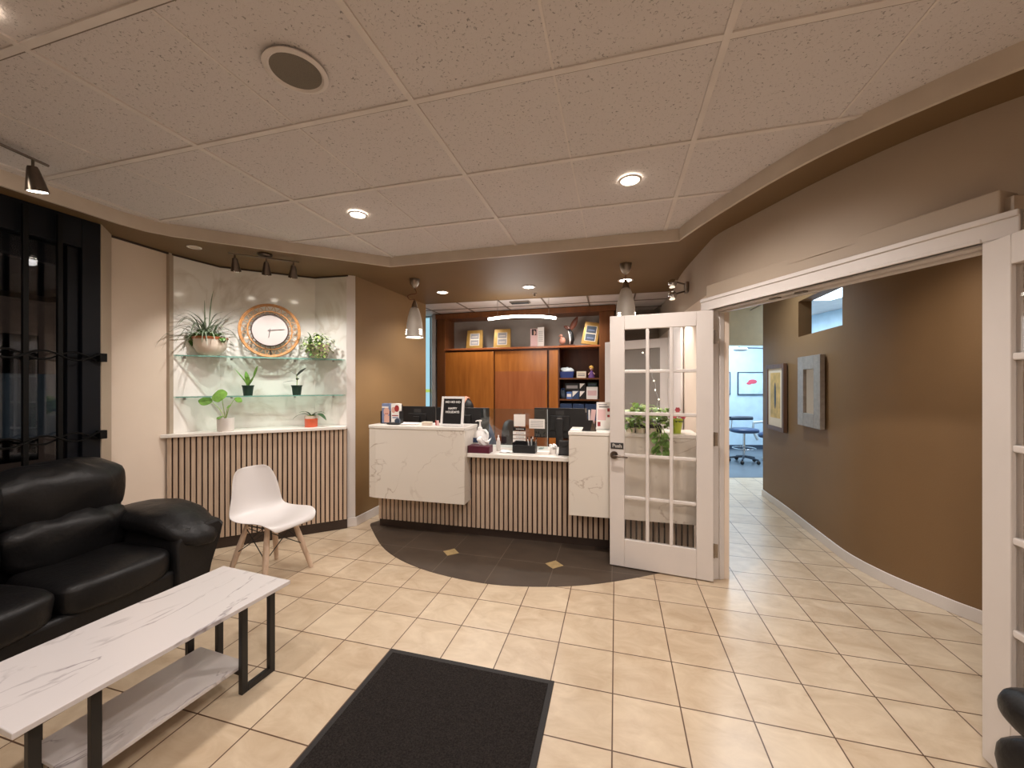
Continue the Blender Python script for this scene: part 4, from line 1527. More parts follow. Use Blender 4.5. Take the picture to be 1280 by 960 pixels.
# ---- things on the left ledge
p = onk(489.5, 0.20, LZ)
t = thing('brochure_holder', 'black two-pocket brochure rack at the left end of the ledge', 'brochure rack', p, -CA)
m = MB().bx(-0.105, 0.105, 0.035, 0.043, 0, 0.195).bx(-0.108, 0.108, -0.03, 0.043, 0, 0.006)
for x in (-0.108, 0.0, 0.108):
    m.bx(x - 0.003, x + 0.003, -0.03, 0.043, 0.006, 0.13)
m.build('rack_frame', M['black'], t, smooth=0)
for k, lb in ((0, 'brochure with a smiling face in the left pocket of the rack'), (1, 'red and white brochure in the right pocket of the rack')):
    t = thing('brochure', lb, 'brochure', Vector(p) + Vector((DX.x, DX.y, 0)) * (-0.053 + 0.106 * k) + Vector((0, 0, 0.007)), -CA, 'brochures on the ledge')
    MB().bx(-0.046, 0.046, -0.022, 0.03, 0, 0.20).build('paper_stack', M['bluep'] if k == 0 else M['paper'], t, smooth=0)
    m = MB()
    if k == 0:
        m.mi = 0
        m.lathe([(0, 0.0), (0.034, 0.0)], c=(0.008, -0.0226, 0.115), m3=Matrix.Rotation(PI / 2, 3, 'X') @ Matrix.Diagonal((1, 1.3, 1)), n=20)
        m.bx(-0.02, 0.04, -0.0228, -0.0222, 0.004, 0.075)
        m.mi = 1
        m.bx(-0.012, 0.028, -0.0232, -0.0228, 0.092, 0.098)
        m.mi = 2
        m.bx(-0.045, 0.03, -0.0232, -0.0222, 0.155, 0.17)
        m.build('printed_portrait', [M['skinp'], M['redp'], M['paper']], t, smooth=0)
    else:
        m.lathe([(0, 0), (0.024, 0)], c=(-0.018, -0.0224, 0.135), m3=Matrix.Rotation(PI / 2, 3, 'X') @ Matrix.Diagonal((1, 1.3, 1)), n=16)
        m.mi = 1
        m.lathe([(0, 0), (0.027, 0)], c=(0.02, -0.0226, 0.15), m3=Matrix.Rotation(PI / 2, 3, 'X') @ Matrix.Diagonal((1, 1.3, 1)), n=16)
        m.bx(-0.036, 0.036, -0.0226, -0.0222, 0.072, 0.082)
        m.mi = 2
        m.bx(-0.03, 0.036, -0.0226, -0.0222, 0.05, 0.062)
        m.build('printed_photo', [M['skinp'], M['redp'], M['bluep']], t, smooth=0)
p = onk(492, 0.09, LZ)
t = thing('tape_dispenser', 'small dark desk tape dispenser before the brochure rack', 'tape dispenser', p, -CA)
MB().blob((0, 0, 0.012), (0.075, 0.026, 0.012), 24, 10, 0.6).build('body', M['black2'], t, smooth=180)
MB().cyl((0.045, -0.012, 0.038), (0.045, 0.012, 0.038), 0.027, n=24).build('tape_roll', M['slate'], t)
p = onk(513, 0.15, LZ)
t = thing('paper_stack', 'low stack of white papers on the left ledge', 'papers', p, -CA + 0.1)
for k in range(3):
    MB().box((0.004 * k, -0.003 * k, 0.003 + 0.005 * k), (0.16, 0.12, 0.0048), 0.05 * k).build('sheet', M['paper'], t, smooth=0)
p = onk(534, 0.12, LZ)
t = thing('card_box', 'small cream card box on the ledge before the left monitor', 'box', p, -CA)
MB().bx(-0.046, 0.046, -0.025, 0.025, 0, 0.026).build('box_tray', M['ceram'], t, smooth=0, bevel=0.002)
MB().bx(-0.047, 0.047, -0.026, 0.026, 0.026, 0.036).build('box_lid', M['mat_board'], t, smooth=0, bevel=0.002)
p = onk(546.5, 0.12, LZ)
t = thing('greeting_card', 'small red and white card tucked beside the letter board', 'card', p, -CA + 0.15)
MB().box((0, 0, 0.026), (0.035, 0.004, 0.052), (R(8), 0, 0)).build('card_sheet', M['pinkp'], t, smooth=0)
MB().box((-0.012, -0.003, 0.027), (0.012, 0.003, 0.045), (R(8), 0, 0)).build('card_band', M['redp'], t, smooth=0)

p = onk(564.5, 0.10, LZ)
t = thing('letter_board', 'black felt letter board in a white frame with holiday greeting', 'letter board', p, 0, None, (R(-9), 0, -CA))
W_, HH = 0.235, 0.29
m = MB()
m.bx(-W_ / 2, -W_ / 2 + 0.022, -0.01, 0.012, 0, HH).bx(W_ / 2 - 0.022, W_ / 2, -0.01, 0.012, 0, HH)
m.bx(-W_ / 2 + 0.022, W_ / 2 - 0.022, -0.01, 0.012, 0, 0.022).bx(-W_ / 2 + 0.022, W_ / 2 - 0.022, -0.01, 0.012, HH - 0.022, HH)
m.build('frame', M['whitepl'], t, smooth=0, bevel=0.002)
fl = MB().bx(-W_ / 2 + 0.022, W_ / 2 - 0.022, -0.002, 0.008, 0.022, HH - 0.022).build('felt_panel', M['felt'], t, smooth=0)
for body, z in (('HO HO HO', 0.235), ('HAPPY', 0.172), ('HOLIDAYS', 0.137)):
    text('board_lettering', body, 0.030, M['letter'], fl, (0, -0.0028, z))
p = onk(566, 0.26, LZ)
t = thing('document_box', 'white and purple leaflet box standing behind the letter board', 'box', p, -CA)
MB().bx(-0.085, 0.085, -0.03, 0.03, 0, 0.24).build('box_body', M['paper'], t, smooth=0)
MB().bx(-0.06, 0.087, -0.032, 0.032, 0.24, 0.262).build('box_top', M['purple'], t, smooth=0)
MB().bx(-0.087, 0.087, -0.025, 0.034, 0.262, 0.27).build('leaflets', M['paper'], t, smooth=0)

# ---- things on the low worktop
p = onk(600.5, 0.13, WZ)
t = thing('tissue_box', 'dark purple tissue box with a white tissue pulled up', 'tissue box', p, -CA)
MB().bx(-0.108, 0.108, -0.06, 0.06, 0, 0.068).build('carton', M['maroon'], t, smooth=0, bevel=0.003)
rows = []
for i in range(7):
    q = i / 6
    rows.append([Vector(((u - 0.5) * (0.09 + 0.05 * q) + 0.035, 0.02 * math.sin(u * 9 + i) * (0.4 + q), 0.066 + q * (0.065 + 0.02 * math.sin(u * 7)) + 0.0)) for u in [k / 10 for k in range(11)]])
MB().sheet(rows).build('tissue', M['tissue'], t, smooth=180, solid=0.002)
p = onk(600, 0.30, WZ)
t = thing('sanitizer_jug', 'white pump jug of hand sanitizer behind the tissue box', 'pump bottle', p, -CA)
MB().lathe([(0, 0), (0.066, 0), (0.074, 0.012), (0.075, 0.115), (0.066, 0.145), (0.045, 0.175), (0.026, 0.192), (0.024, 0.2)], n=32,
           m3=Matrix.Diagonal((1, 0.8, 1))).build('jug_body', M['whitepl'], t, smooth=60)
MB().tube([(0.022, 0, 0.190), (0.058, 0, 0.188), (0.078, 0, 0.165), (0.082, 0, 0.13), (0.070, 0, 0.09)], [0.012, 0.013, 0.013, 0.013, 0.013], 12).build('jug_handle', M['whitepl'], t, smooth=60)
MB().lathe([(0.024, 0.185), (0.024, 0.215), (0.013, 0.225), (0.008, 0.25), (0.008, 0.275), (0.018, 0.277), (0.018, 0.292), (0, 0.295)], n=24).build('pump', M['whitepl'], t)
MB().tube([(0, 0, 0.285), (-0.03, 0, 0.286), (-0.045, 0, 0.277)], 0.006, 10).build('spout', M['whitepl'], t)
MB().bx(-0.062, 0.0, -0.0625, -0.0605, 0.075, 0.12).build('label_patch', M['navyup'], t, smooth=0)
p = onk(623, 0.26, WZ)
t = thing('spray_bottle', 'small clear bottle with white nozzle right of the tissue box', 'bottle', p, -CA)
MB().lathe([(0, 0), (0.02, 0), (0.022, 0.01), (0.022, 0.085), (0.012, 0.105)], n=22).build('bottle_body', pm('cloudy_plastic', (206, 198, 192), 0.25), t)
MB().lathe([(0.013, 0.103), (0.013, 0.122), (0.007, 0.127), (0.006, 0.152), (0.0, 0.154)], n=18).build('nozzle', M['whitepl'], t)
p = onk(634, 0.20, WZ)
t = thing('paper_towel', 'crumpled white paper towel on the worktop', 'paper towel', p, -CA)
rows = [[Vector(((i - 4) * 0.017, (j - 4) * 0.014, 0.004 + 0.022 * abs(NZ.noise(Vector((i * 0.7, j * 0.7, 3)))))) for i in range(9)] for j in range(9)]
MB().sheet(rows).build('towel_sheet', M['tissue'], t, smooth=180, solid=0.002)

p = onk(656, 0.23, WZ)
t = thing('desk_organizer', 'black desk organizer box with pens on the worktop', 'organizer', p, -CA)
m = MB().bx(-0.11, 0.11, -0.055, 0.055, 0, 0.008)
m.bx(-0.11, 0.11, -0.055, -0.049, 0.008, 0.075).bx(-0.11, 0.11, 0.049, 0.055, 0.008, 0.10)
m.bx(-0.11, -0.104, -0.049, 0.049, 0.008, 0.095).bx(0.104, 0.11, -0.049, 0.049, 0.008, 0.095).bx(0.03, 0.036, -0.049, 0.049, 0.008, 0.095)
m.build('organizer_box', M['black'], t, smooth=0, bevel=0.002)
for i, (x, y, tx, lb, mt) in enumerate(((0.05, 0.0, -0.18, 'white pen leaning left in the organizer', 'whitepl'), (0.07, 0.01, 0.05, 'black pen upright in the organizer', 'black2'),
                                        (0.085, 0.0, 0.22, 'silver pen leaning right in the organizer', 'steel'), (0.06, 0.03, -0.02, 'wide pale marker at the back of the organizer', 'lightup'))):
    d = Vector((DX.x, DX.y, 0)) * x + Vector((DB.x, DB.y, 0)) * y
    q = thing('pen', lb, 'pen', Vector(p) + d + Vector((0, 0, 0.009)), 0, 'pens in the organizer', (0, tx, -CA))
    r_ = 0.007 if i == 3 else 0.0045
    MB().cyl((0, 0, 0.0), (0, 0, 0.12), r_, n=10).build('barrel', M[mt], q)
    MB().cyl((0, 0, 0.12), (0, 0, 0.142), r_ * 1.1, r_ * 0.7, n=10).build('cap', M['black' if i != 1 else 'whitepl'], q)
p = onk(649.5, 0.36, WZ)
t = thing('sign_stand', 'upright stand with a white square card over four label strips', 'sign', p, -CA)
MB().bx(-0.005, 0.005, 0.0, 0.006, 0.004, 0.36).bx(-0.05, 0.05, -0.03, 0.04, 0, 0.004).build('stand_post', M['black'], t, smooth=0)
MB().bx(-0.058, 0.058, -0.006, 0.0, 0.232, 0.352).build('blank_card', M['paper'], t, smooth=0, bevel=0.002)
for k, (z, mt, mk) in enumerate(((0.192, 'black', 'paper'), (0.152, 'paper', 'paperg'), (0.112, 'paper', 'paperg'), (0.075, 'paper', 'darkp'))):
    st_ = MB().bx(-0.066, 0.062, -0.008, 0.0, z, z + 0.030).build('label_strip', M[mt], t, smooth=0)
    m = MB()
    for j in range(6):
        m.bx(-0.035 + j * 0.014, -0.025 + j * 0.014, -0.0088, -0.008, z + 0.011, z + 0.018)
    m.build('print_line', M[mk], st_, smooth=0)
sa, sb_ = ks(601, 0.46), ks(684, 0.46)
p = K((sa + sb_) / 2, 0.46)
t = thing('acrylic_shield', 'clear acrylic shield with a taped notice standing on the worktop', 'screen', (p.x, p.y, WZ), -CA)
hw_ = (sb_ - sa) / 2
MB().bx(-hw_, hw_, -0.002, 0.002, 0.0, 0.40).build('acrylic_pane', M['acrylic'], t, smooth=0)
MB().bx(hw_, hw_ + 0.004, -0.003, 0.003, 0.0, 0.40).build('pane_edge', M['lightup'], t, smooth=0)
for x in (-hw_ + 0.06, hw_ - 0.06):
    MB().bx(x - 0.02, x + 0.02, -0.05, 0.05, 0, 0.006).build('foot', M['acrylic'], t, smooth=0)
zc_ = H - WZ - (529 - 480) / F * p.y
xa, xb = ks(661.5, 0.46) - (sa + sb_) / 2, ks(681, 0.46) - (sa + sb_) / 2
nt_ = MB().bx(xa, xb, -0.005, -0.002, zc_ - 0.048, zc_ + 0.048).build('notice', M['paper'], t, smooth=0)
m = MB()
for j in range(4):
    m.bx(xa + 0.015, xb - 0.015, -0.0058, -0.005, zc_ + 0.024 - j * 0.018, zc_ + 0.029 - j * 0.018)
m.build('print_line', M['paperg'], nt_, smooth=0)
p = onk(679, 0.18, WZ)
t = thing('card_stack', 'stack of white appointment cards left of the flower cup', 'cards', p, -CA)
for k in range(4):
    MB().box((0.002 * (k % 2), 0, 0.004 + k * 0.006), (0.115, 0.075, 0.0056), 0.02 * k).build('card', M['paper'], t, smooth=0)
p = onk(691.5, 0.20, WZ)
t = thing('flower_cup', 'small white cup of white flowers on the worktop', 'flower cup', p, -CA)
MB().lathe([(0, 0), (0.028, 0), (0.034, 0.05), (0.032, 0.051), (0.028, 0.01)], n=24).build('cup', M['wpot'], t)
m = MB()
for i in range(9):
    a = i * 0.7
    m.blob((0.025 * math.cos(a), 0.025 * math.sin(a), 0.062 + 0.01 * (i % 3)), (0.016, 0.016, 0.013), 10, 6)
m.build('petals', M['tissue'], t, smooth=180)
p = onk(705, 0.17, WZ)
t = thing('card_terminal', 'dark payment terminal beside the right marble block', 'card reader', p, -CA)
MB().box((0, 0.02, 0.065), (0.095, 0.06, 0.13), (R(-10), 0, 0)).build('terminal_body', M['black2'], t, smooth=0, bevel=0.006)
MB().bx(-0.05, 0.05, -0.03, 0.06, 0, 0.012).build('terminal_base', M['black'], t, smooth=0)
MB().box((0, -0.012, 0.10), (0.07, 0.004, 0.04), (R(-10), 0, 0)).build('terminal_screen', M['black'], t, smooth=0)

# ---- things on the right ledge
p = onk(719, 0.06, RZ)
t = thing('paper_slip', 'white paper slips lying at the left corner of the right ledge', 'papers', p, -CA + 0.2)
for k in range(2):
    MB().box((0.004 * k, 0, 0.002 + k * 0.0035), (0.075, 0.10, 0.003), 0.08 * k).build('sheet', M['paper'], t, smooth=0)
p = onk(736.5, 0.06, RZ)
t = thing('pamphlet_holder', 'black and bronze wedge-shaped holder on the right ledge', 'holder', p, -CA)
m = MB()
P_ = [(-0.062, 0), (0.062, 0), (0.03, 0.095), (-0.022, 0.095)]
m.mi = 0
m._new([(x, -0.04, z) for x, z in P_] + [(x, 0.045, z) for x, z in P_],
       [(0, 1, 2, 3), (7, 6, 5, 4), (0, 4, 5, 1), (1, 5, 6, 2), (3, 7, 4, 0)])
m.build('holder_body', M['black'], t, smooth=0)
MB().quad((0.012, -0.0405, 0.004), (0.056, -0.0405, 0.004), (0.029, -0.0405, 0.09)).build('bronze_face', M['bronze'], t, smooth=0, solid=0.001)
for i, (x, tx, mt, hh, lb) in enumerate(((-0.012, -0.10, 'darkp', 0.185, 'dark scissors handle sticking out of the wedge holder'), (0.0, 0.0, 'whitepl', 0.17, 'white letter opener in the wedge holder'),
                                         (0.018, 0.12, 'pinkp', 0.175, 'folded pink leaflet in the wedge holder'))):
    d = Vector((DX.x, DX.y, 0)) * x
    q = thing('desk_tool', lb, 'desk tool', Vector(p) + d + Vector((0, 0, 0.012)), 0, 'tools in the wedge holder', (0, tx, -CA))
    w_ = 0.02 if i == 2 else 0.006
    MB().bx(-w_, w_, -0.004, 0.004, 0, hh * 0.8).build('blade', M[mt], q, smooth=0)
    MB().bx(-w_, w_, -0.006, 0.006, hh * 0.8, hh).build('handle', M['steel' if i == 0 else mt], q, smooth=0)
p = onk(754, 0.16, RZ)
t = thing('flyer_stand', 'white and pink flyer in a clear tilted stand on the right ledge', 'flyer', p, 0, None, (R(-12), 0, -CA - 0.05))
MB().bx(-0.062, 0.062, 0.0, 0.004, 0.0, 0.25).build('flyer_sheet', M['paper'], t, smooth=0)
m = MB()
m.bx(-0.05, 0.022, -0.001, 0.0, 0.085, 0.185)
m.mi = 1
m.bx(-0.04, 0.05, -0.001, 0.0, 0.20, 0.215).bx(-0.045, 0.03, -0.001, 0.0, 0.225, 0.232)
m.mi = 2
m.bx(0.034, 0.056, -0.001, 0.0, 0.165, 0.195).bx(0.034, 0.056, -0.001, 0.0, 0.115, 0.135)
m.bx(-0.05, -0.025, -0.001, 0.0, 0.03, 0.07)
m.build('flyer_print', [M['pinkp'], M['paperg'], M['redp']], t, smooth=0)
MB().bx(-0.066, 0.066, -0.03, 0.03, -0.002, 0.002).build('stand_base', M['acrylic'], t, smooth=0)


def clampfront(m, lim):
    """keep foliage in front of the ledge clear of the marble face"""
    for v in m.bm.verts:
        if v.co.z < 0.005:
            v.co.y = min(v.co.y, lim)


p = onk(806, 0.05, RZ)
t = thing('pothos_plant', 'trailing pothos in a dark planter on the ledge behind the glass door', 'plant', p, -CA)
MB().bx(-0.14, 0.13, -0.045, 0.055, 0, 0.07).build('planter', M['black'], t, smooth=0, bevel=0.01)
m = MB()
for x in (-0.12, -0.04, 0.05):
    m.lathe([(0.035, 0.0), (0.04, 0.045)], c=(x, -0.048, 0.0), n=12)
m.build('pebbles', M['mat_board'], t)
m, m2 = MB(), MB()
for i in range(230):
    a = rr.uniform(0, 2 * PI)
    x = rr.uniform(-0.17, 0.19)
    z = 0.08 + rr.uniform(-0.04, 0.15) * (1.1 - abs(x) * 2.2)
    y = rr.uniform(-0.10, 0.06)
    if z < 0.03:
        y = -0.10
    (m if i % 2 else m2).leaf((x, y, max(z, 0.02)), (math.cos(a), math.sin(a) * 0.6 - 0.5, rr.uniform(-0.3, 0.7)), rr.uniform(0.045, 0.075), 0.045, 0.8, seg=4)
for i in range(30):
    q = rr.uniform(0, 1)
    m2.leaf((0.09 + rr.uniform(-0.05, 0.05) + q * 0.03, -0.115, 0.03 - q * 0.17), (rr.uniform(-1, 1), -0.4, -0.5), rr.uniform(0.05, 0.07), 0.045, 0.4, seg=4)
clampfront(m, -0.105)
clampfront(m2, -0.105)
m.build('light_leaves', M['leaf3'], t, smooth=60)
m2.build('green_leaves', M['leaf6'], t, smooth=60)
m = MB()
for i in range(4):
    m.tube([(0.07 + i * 0.02, -0.06, 0.06), (0.08 + i * 0.02, -0.112, 0.03), (0.09 + i * 0.02, -0.118, -0.12)], 0.003, 6)
m.build('vines', M['leaf3'], t)
m = MB()
for x, z in ((-0.085, 0.235), (-0.03, 0.20)):
    for i in range(9):
        a = 2 * PI * i / 9
        m.leaf((x, -0.03, z), (math.cos(a), -0.25, math.sin(a)), 0.024, 0.013, 0.0, up=(0, -1, 0), seg=3)
    m.tube([(x * 0.6, 0, 0.07), (x, -0.025, z)], 0.0025, 6)
m.build('blossoms', M['leaf3'], t, smooth=60)
p = onk(845, 0.07, RZ)
t = thing('potted_flower', 'pink flowers in a lime green pot at the right end of the ledge', 'plant', p, -CA)
MB().lathe([(0, 0), (0.038, 0), (0.052, 0.105), (0.055, 0.108), (0.055, 0.12), (0.049, 0.12), (0.046, 0.09)], n=28).build('pot', M['lime'], t)
MB().lathe([(0, 0.10), (0.047, 0.098)], n=20).build('soil', M['soil'], t, smooth=0)
m, m2 = MB(), MB()
for i in range(22):
    a = rr.uniform(0, 2 * PI)
    m.leaf((0.015 * math.cos(a), 0.015 * math.sin(a), 0.10), (math.cos(a), math.sin(a), 0.5), 0.055, 0.025, 0.8, seg=4)
for (x, y, z) in ((0.01, -0.01, 0.195), (-0.045, -0.01, 0.15), (0.03, 0, 0.15), (-0.015, -0.02, 0.145), (0.055, 0, 0.14)):
    for k in range(6):
        a = 2 * PI * k / 6
        m2.leaf((x, y, z), (math.cos(a), -0.4, math.sin(a)), 0.026, 0.02, 0.1, up=(0, -1, 0), seg=3)
    m.tube([(0, 0, 0.10), (x, y, z)], 0.002, 5)
m.build('leaves', M['leaf1'], t, smooth=60)
m2.build('petals', M['pink'], t, smooth=60)

# ================================================================== office behind the counter
CA0, CB0 = Vector((-1.267, 6.47)), Vector((1.5, 5.68))
CE = (CB0 - CA0).normalized()
CN = Vector((-CE.y, CE.x))
CL = (CB0 - CA0).length
CR = math.atan2(CE.y, CE.x)


def cx(px, y=0.0):
    a = CA0 + CN * y
    return hit(px, a, a + CE)[1]


def cabp(px, y):
    q = CA0 + CE * cx(px, y) + CN * y
    return q


def cz(py, px, y=0.0):
    q = cabp(px, y)
    return H - (py - 480) / F * q.y


t = thing('display_cabinet', 'large cherry wood wall cabinet with display niche and open shelves', 'cabinet', (CA0.x, CA0.y, 0), CR)
x0, x1, x2_, x3, x4, x5 = cx(547), cx(557), cx(698), cx(749), cx(768), cx(685)
m = MB()
m.bx(x0, x1, -0.02, 0.42, 0, 2.55).bx(x3, x4, -0.02, 0.42, 0, 2.55).bx(x0 - 0.02, x4 + 0.02, -0.04, 0.42, 2.55, 2.635)
m.build('cabinet_frame', M['cherryd'], t, smooth=0, bevel=0.004)
MB().bx(x1, x3, 0.34, 0.36, 2.06, 2.55).build('niche_back', M['grey'], t, smooth=0)
MB().bx(x1 - 0.015, x3 + 0.02, -0.025, 0.36, 2.03, 2.06).build('display_shelf', M['cherry2'], t, smooth=0, bevel=0.003)
for a, b, y, mt in ((556.5, 617, 0.0, 'cherry'), (618, 683.5, 0.025, 'cherry'), (686.5, 697.5, 0.0, 'cherry')):
    xa, xb = cx(a), cx(b)
    MB().bx(xa, xb, y - 0.004, y + 0.02, 0.08, 2.0).build('cabinet_door', M[mt], t, smooth=0, bevel=0.002)
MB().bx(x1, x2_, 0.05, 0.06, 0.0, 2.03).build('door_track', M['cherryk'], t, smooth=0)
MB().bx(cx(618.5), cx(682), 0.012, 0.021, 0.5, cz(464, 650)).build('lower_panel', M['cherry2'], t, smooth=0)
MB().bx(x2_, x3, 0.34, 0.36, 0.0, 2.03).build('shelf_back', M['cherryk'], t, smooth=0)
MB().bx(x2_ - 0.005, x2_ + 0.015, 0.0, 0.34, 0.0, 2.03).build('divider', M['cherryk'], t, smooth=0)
SH = [1.572, 1.252, 0.93, 0.60]
for z in SH:
    MB().bx(x2_ + 0.015, x3, 0.0, 0.34, z - 0.022, z).build('shelf', M['cherryd'], t, smooth=0)


def cabthing(name, px, y, z, label, cat, rz=0.0, group=None, rot=None):
    q = cabp(px, y)
    return thing(name, label, cat, (q.x, q.y, z), CR + rz, group, rot)


for px, lb, tl, tw in ((593, 'leftmost of the three gold photo frames on the cabinet', 0, 0.0), (627.5, 'middle one of the three gold photo frames on the cabinet', 0, 0.0),
                       (736, 'gold photo frame leaning right at the end of the cabinet niche', 1, 0.0)):
    t = cabthing('photo_frame', px, 0.10, 2.06, lb, 'picture frame', 0, 'gold photo frames on the cabinet', (R(-8), R(9) if tl else 0, CR))
    W_, HH = (0.29, 0.31) if not tl else (0.24, 0.345)
    z0 = 0.0 if not tl else 0.02
    b_, tp = W_ / 2, W_ / 2 * 0.92
    m = MB()
    P_ = [(-b_, z0), (b_, z0), (tp, z0 + HH), (-tp, z0 + HH)]
    Q_ = [(-0.083, z0 + 0.05), (0.083, z0 + 0.05), (0.083, z0 + HH - 0.055), (-0.083, z0 + HH - 0.055)]
    V = [(x, -0.012, z) for x, z in P_] + [(x, -0.012, z) for x, z in Q_] + [(x, 0.012, z) for x, z in P_]
    m._new(V, [(i, (i + 1) % 4, 4 + (i + 1) % 4, 4 + i) for i in range(4)] + [(i, 8 + i, 8 + (i + 1) % 4, (i + 1) % 4) for i in range(4)] + [(11, 10, 9, 8)])
    m.build('frame_moulding', M['gold'], t, smooth=0)
    mb_ = MB().bx(-0.083, 0.083, -0.009, -0.006, z0 + 0.05, z0 + HH - 0.055).build('mat_board', M['mat_board'], t, smooth=0)
    hm_ = (HH - 0.105) / 2
    for k in (0, 1):
        zz = z0 + 0.05 + k * hm_ + 0.012
        MB().bx(-0.072, 0.072, -0.0105, -0.009, zz - 0.004, zz + hm_ - 0.020).build('photograph', M['slate'] if tl else M['paperg'], mb_, smooth=0)
        MB().bx(-0.05, 0.05, -0.0115, -0.0105, zz + 0.03, zz + hm_ * 0.38).build('photo_subject', M['bluep'] if tl else M['mat_board'], mb_, smooth=0)

t = cabthing('leaflet_display', 671.5, 0.10, 2.06, 'open leaflet with a woman in pink standing on the cabinet', 'leaflet')
MB().box((-0.05, 0, 0.145), (0.115, 0.003, 0.29), R(12)).build('portrait_page', M['pinkp'], t, smooth=0)
MB().box((0.058, 0, 0.155), (0.11, 0.003, 0.31), R(-12)).build('text_page', M['paper'], t, smooth=0)
m = MB().box((-0.05, -0.003, 0.235), (0.075, 0.003, 0.095), R(12)).box((-0.075, -0.004, 0.19), (0.03, 0.003, 0.06), R(12))
m.build('printed_hair', M['darkp'], t, smooth=0)
MB().lathe([(0, 0), (0.026, 0)], c=(-0.048, -0.0055, 0.225), m3=Matrix.Rotation(PI / 2, 3, 'X') @ Matrix.Diagonal((1, 1.35, 1)), n=16).build('printed_face', M['skinp'], t, smooth=0)
m = MB()
for k in range(8):
    m.box((0.058, -0.003, 0.09 + k * 0.022), (0.075, 0.002, 0.006), R(-12))
m.build('print_line', M['paperg'], t, smooth=0)

t = cabthing('bird_sculpture', 709, 0.10, 2.06, 'small sculpture of two birds on a dark base in the cabinet niche', 'sculpture')
MB().bx(-0.12, 0.12, -0.05, 0.05, 0, 0.022).build('base', M['cherryk'], t, smooth=0, bevel=0.003)
m = MB().blob((-0.075, 0, 0.085), (0.05, 0.04, 0.06), 18, 12).blob((-0.095, 0, 0.165), (0.026, 0.024, 0.026), 14, 10)
m.tube([(-0.11, 0, 0.165), (-0.14, 0, 0.155)], [0.012, 0.002], 8)
m.tube([(-0.09, 0, 0.11), (-0.094, 0, 0.15)], 0.017, 10)
m.build('small_bird', M['rosy'], t, smooth=180)
MB().tube([(0.055, 0, 0.02), (0.065, 0, 0.10), (0.055, 0, 0.20), (0.03, 0, 0.26)], [0.035, 0.042, 0.035, 0.02], 14).build('tall_bird', M['black'], t, smooth=180)
MB().tube([(0.045, -0.03, 0.03), (0.05, -0.042, 0.10), (0.04, -0.034, 0.17), (0.02, -0.02, 0.235)], [0.01, 0.014, 0.012, 0.006], 10).build('white_breast', M['wpot'], t, smooth=180)
m = MB().leaf((0.045, 0, 0.24), (0.6, 0, 1.0), 0.24, 0.085, -0.1, up=(0, -1, 0), seg=8)
m.leaf((0.05, 0, 0.25), (-0.6, 0, 0.5), 0.12, 0.06, 0.2, up=(0, -1, 0), seg=6)
m.build('feather_crest', M['brownw'], t, smooth=60, solid=0.006)

# shelf contents
t = cabthing('storage_basket', 709, 0.12, SH[0], 'blue basket heaped with pale cloths on the upper cabinet shelf', 'basket')
P_ = [(-0.10, -0.06), (0.10, -0.06), (0.10, 0.08), (-0.10, 0.08)]
m = MB()
m._new([(x * 0.92, y, 0) for x, y in P_] + [(x * 1.08, y * 1.05, 0.10) for x, y in P_], [(3, 2, 1, 0), (0, 1, 5, 4), (1, 2, 6, 5), (2, 3, 7, 6), (3, 0, 4, 7)])
m.build('basket_body', M['bluebox'], t, smooth=0, solid=0.004)
MB().blob((0, 0.01, 0.11), (0.10, 0.06, 0.055), 20, 12, 0.8, fn=wrinkle(0.03, 20, 1)).build('cloths', M['lightup'], t, smooth=180)
t = cabthing('tissue_pack', 727, 0.10, SH[0], 'small white box on the upper cabinet shelf', 'box')
MB().bx(-0.07, 0.07, -0.05, 0.05, 0, 0.10).build('carton', M['mat_board'], t, smooth=0)
MB().bx(-0.05, 0.05, -0.052, -0.05, 0.03, 0.045).bx(-0.05, 0.05, -0.052, -0.05, 0.06, 0.068).build('print_line', M['paperg'], t, smooth=0)
t = cabthing('doll', 739.5, 0.10, SH[0], 'little doll in purple with blond hair on the upper cabinet shelf', 'toy')
MB().lathe([(0, 0), (0.05, 0), (0.045, 0.03), (0.02, 0.10), (0.012, 0.115)], n=16).build('dress', M['purple'], t)
MB().blob((0, 0, 0.14), (0.028, 0.026, 0.03), 14, 10).build('head', M['skinp'], t, smooth=180)
MB().blob((0, 0.006, 0.155), (0.036, 0.033, 0.032), 14, 10, 1, fn=wrinkle(0.01, 40)).build('hair', M['yellow'], t, smooth=180)
m = MB().tube([(-0.015, 0, 0.09), (-0.05, -0.01, 0.05)], 0.007, 8).tube([(0.015, 0, 0.09), (0.045, -0.01, 0.055)], 0.007, 8)
m.build('arms', M['skinp'], t)


def carton(name, px0, px1, z, h, label, mats, tri=False, y=0.12, d=0.16):
    q = (px0 + px1) / 2
    w_ = (cx(px1, y - d / 2) - cx(px0, y - d / 2)) / 2
    t = cabthing(name, q, y, z, label, 'box', 0, 'boxes on the cabinet shelves')
    MB().bx(-w_, w_, -d / 2, d / 2, 0, h).build('carton_body', M[mats[0]], t, smooth=0, bevel=0.002)
    if tri:
        MB().quad((-w_ * 0.9, -d / 2 - 0.001, h * 0.95), (w_ * 0.8, -d / 2 - 0.001, h * 0.95), (-w_ * 0.9, -d / 2 - 0.001, h * 0.25)).build('white_panel', M[mats[1]], t, smooth=0)
    else:
        MB().bx(-w_ * 0.8, w_ * 0.8, -d / 2 - 0.001, -d / 2, h * 0.3, h * 0.7).build('label_patch', M[mats[1]], t, smooth=0)
    return t


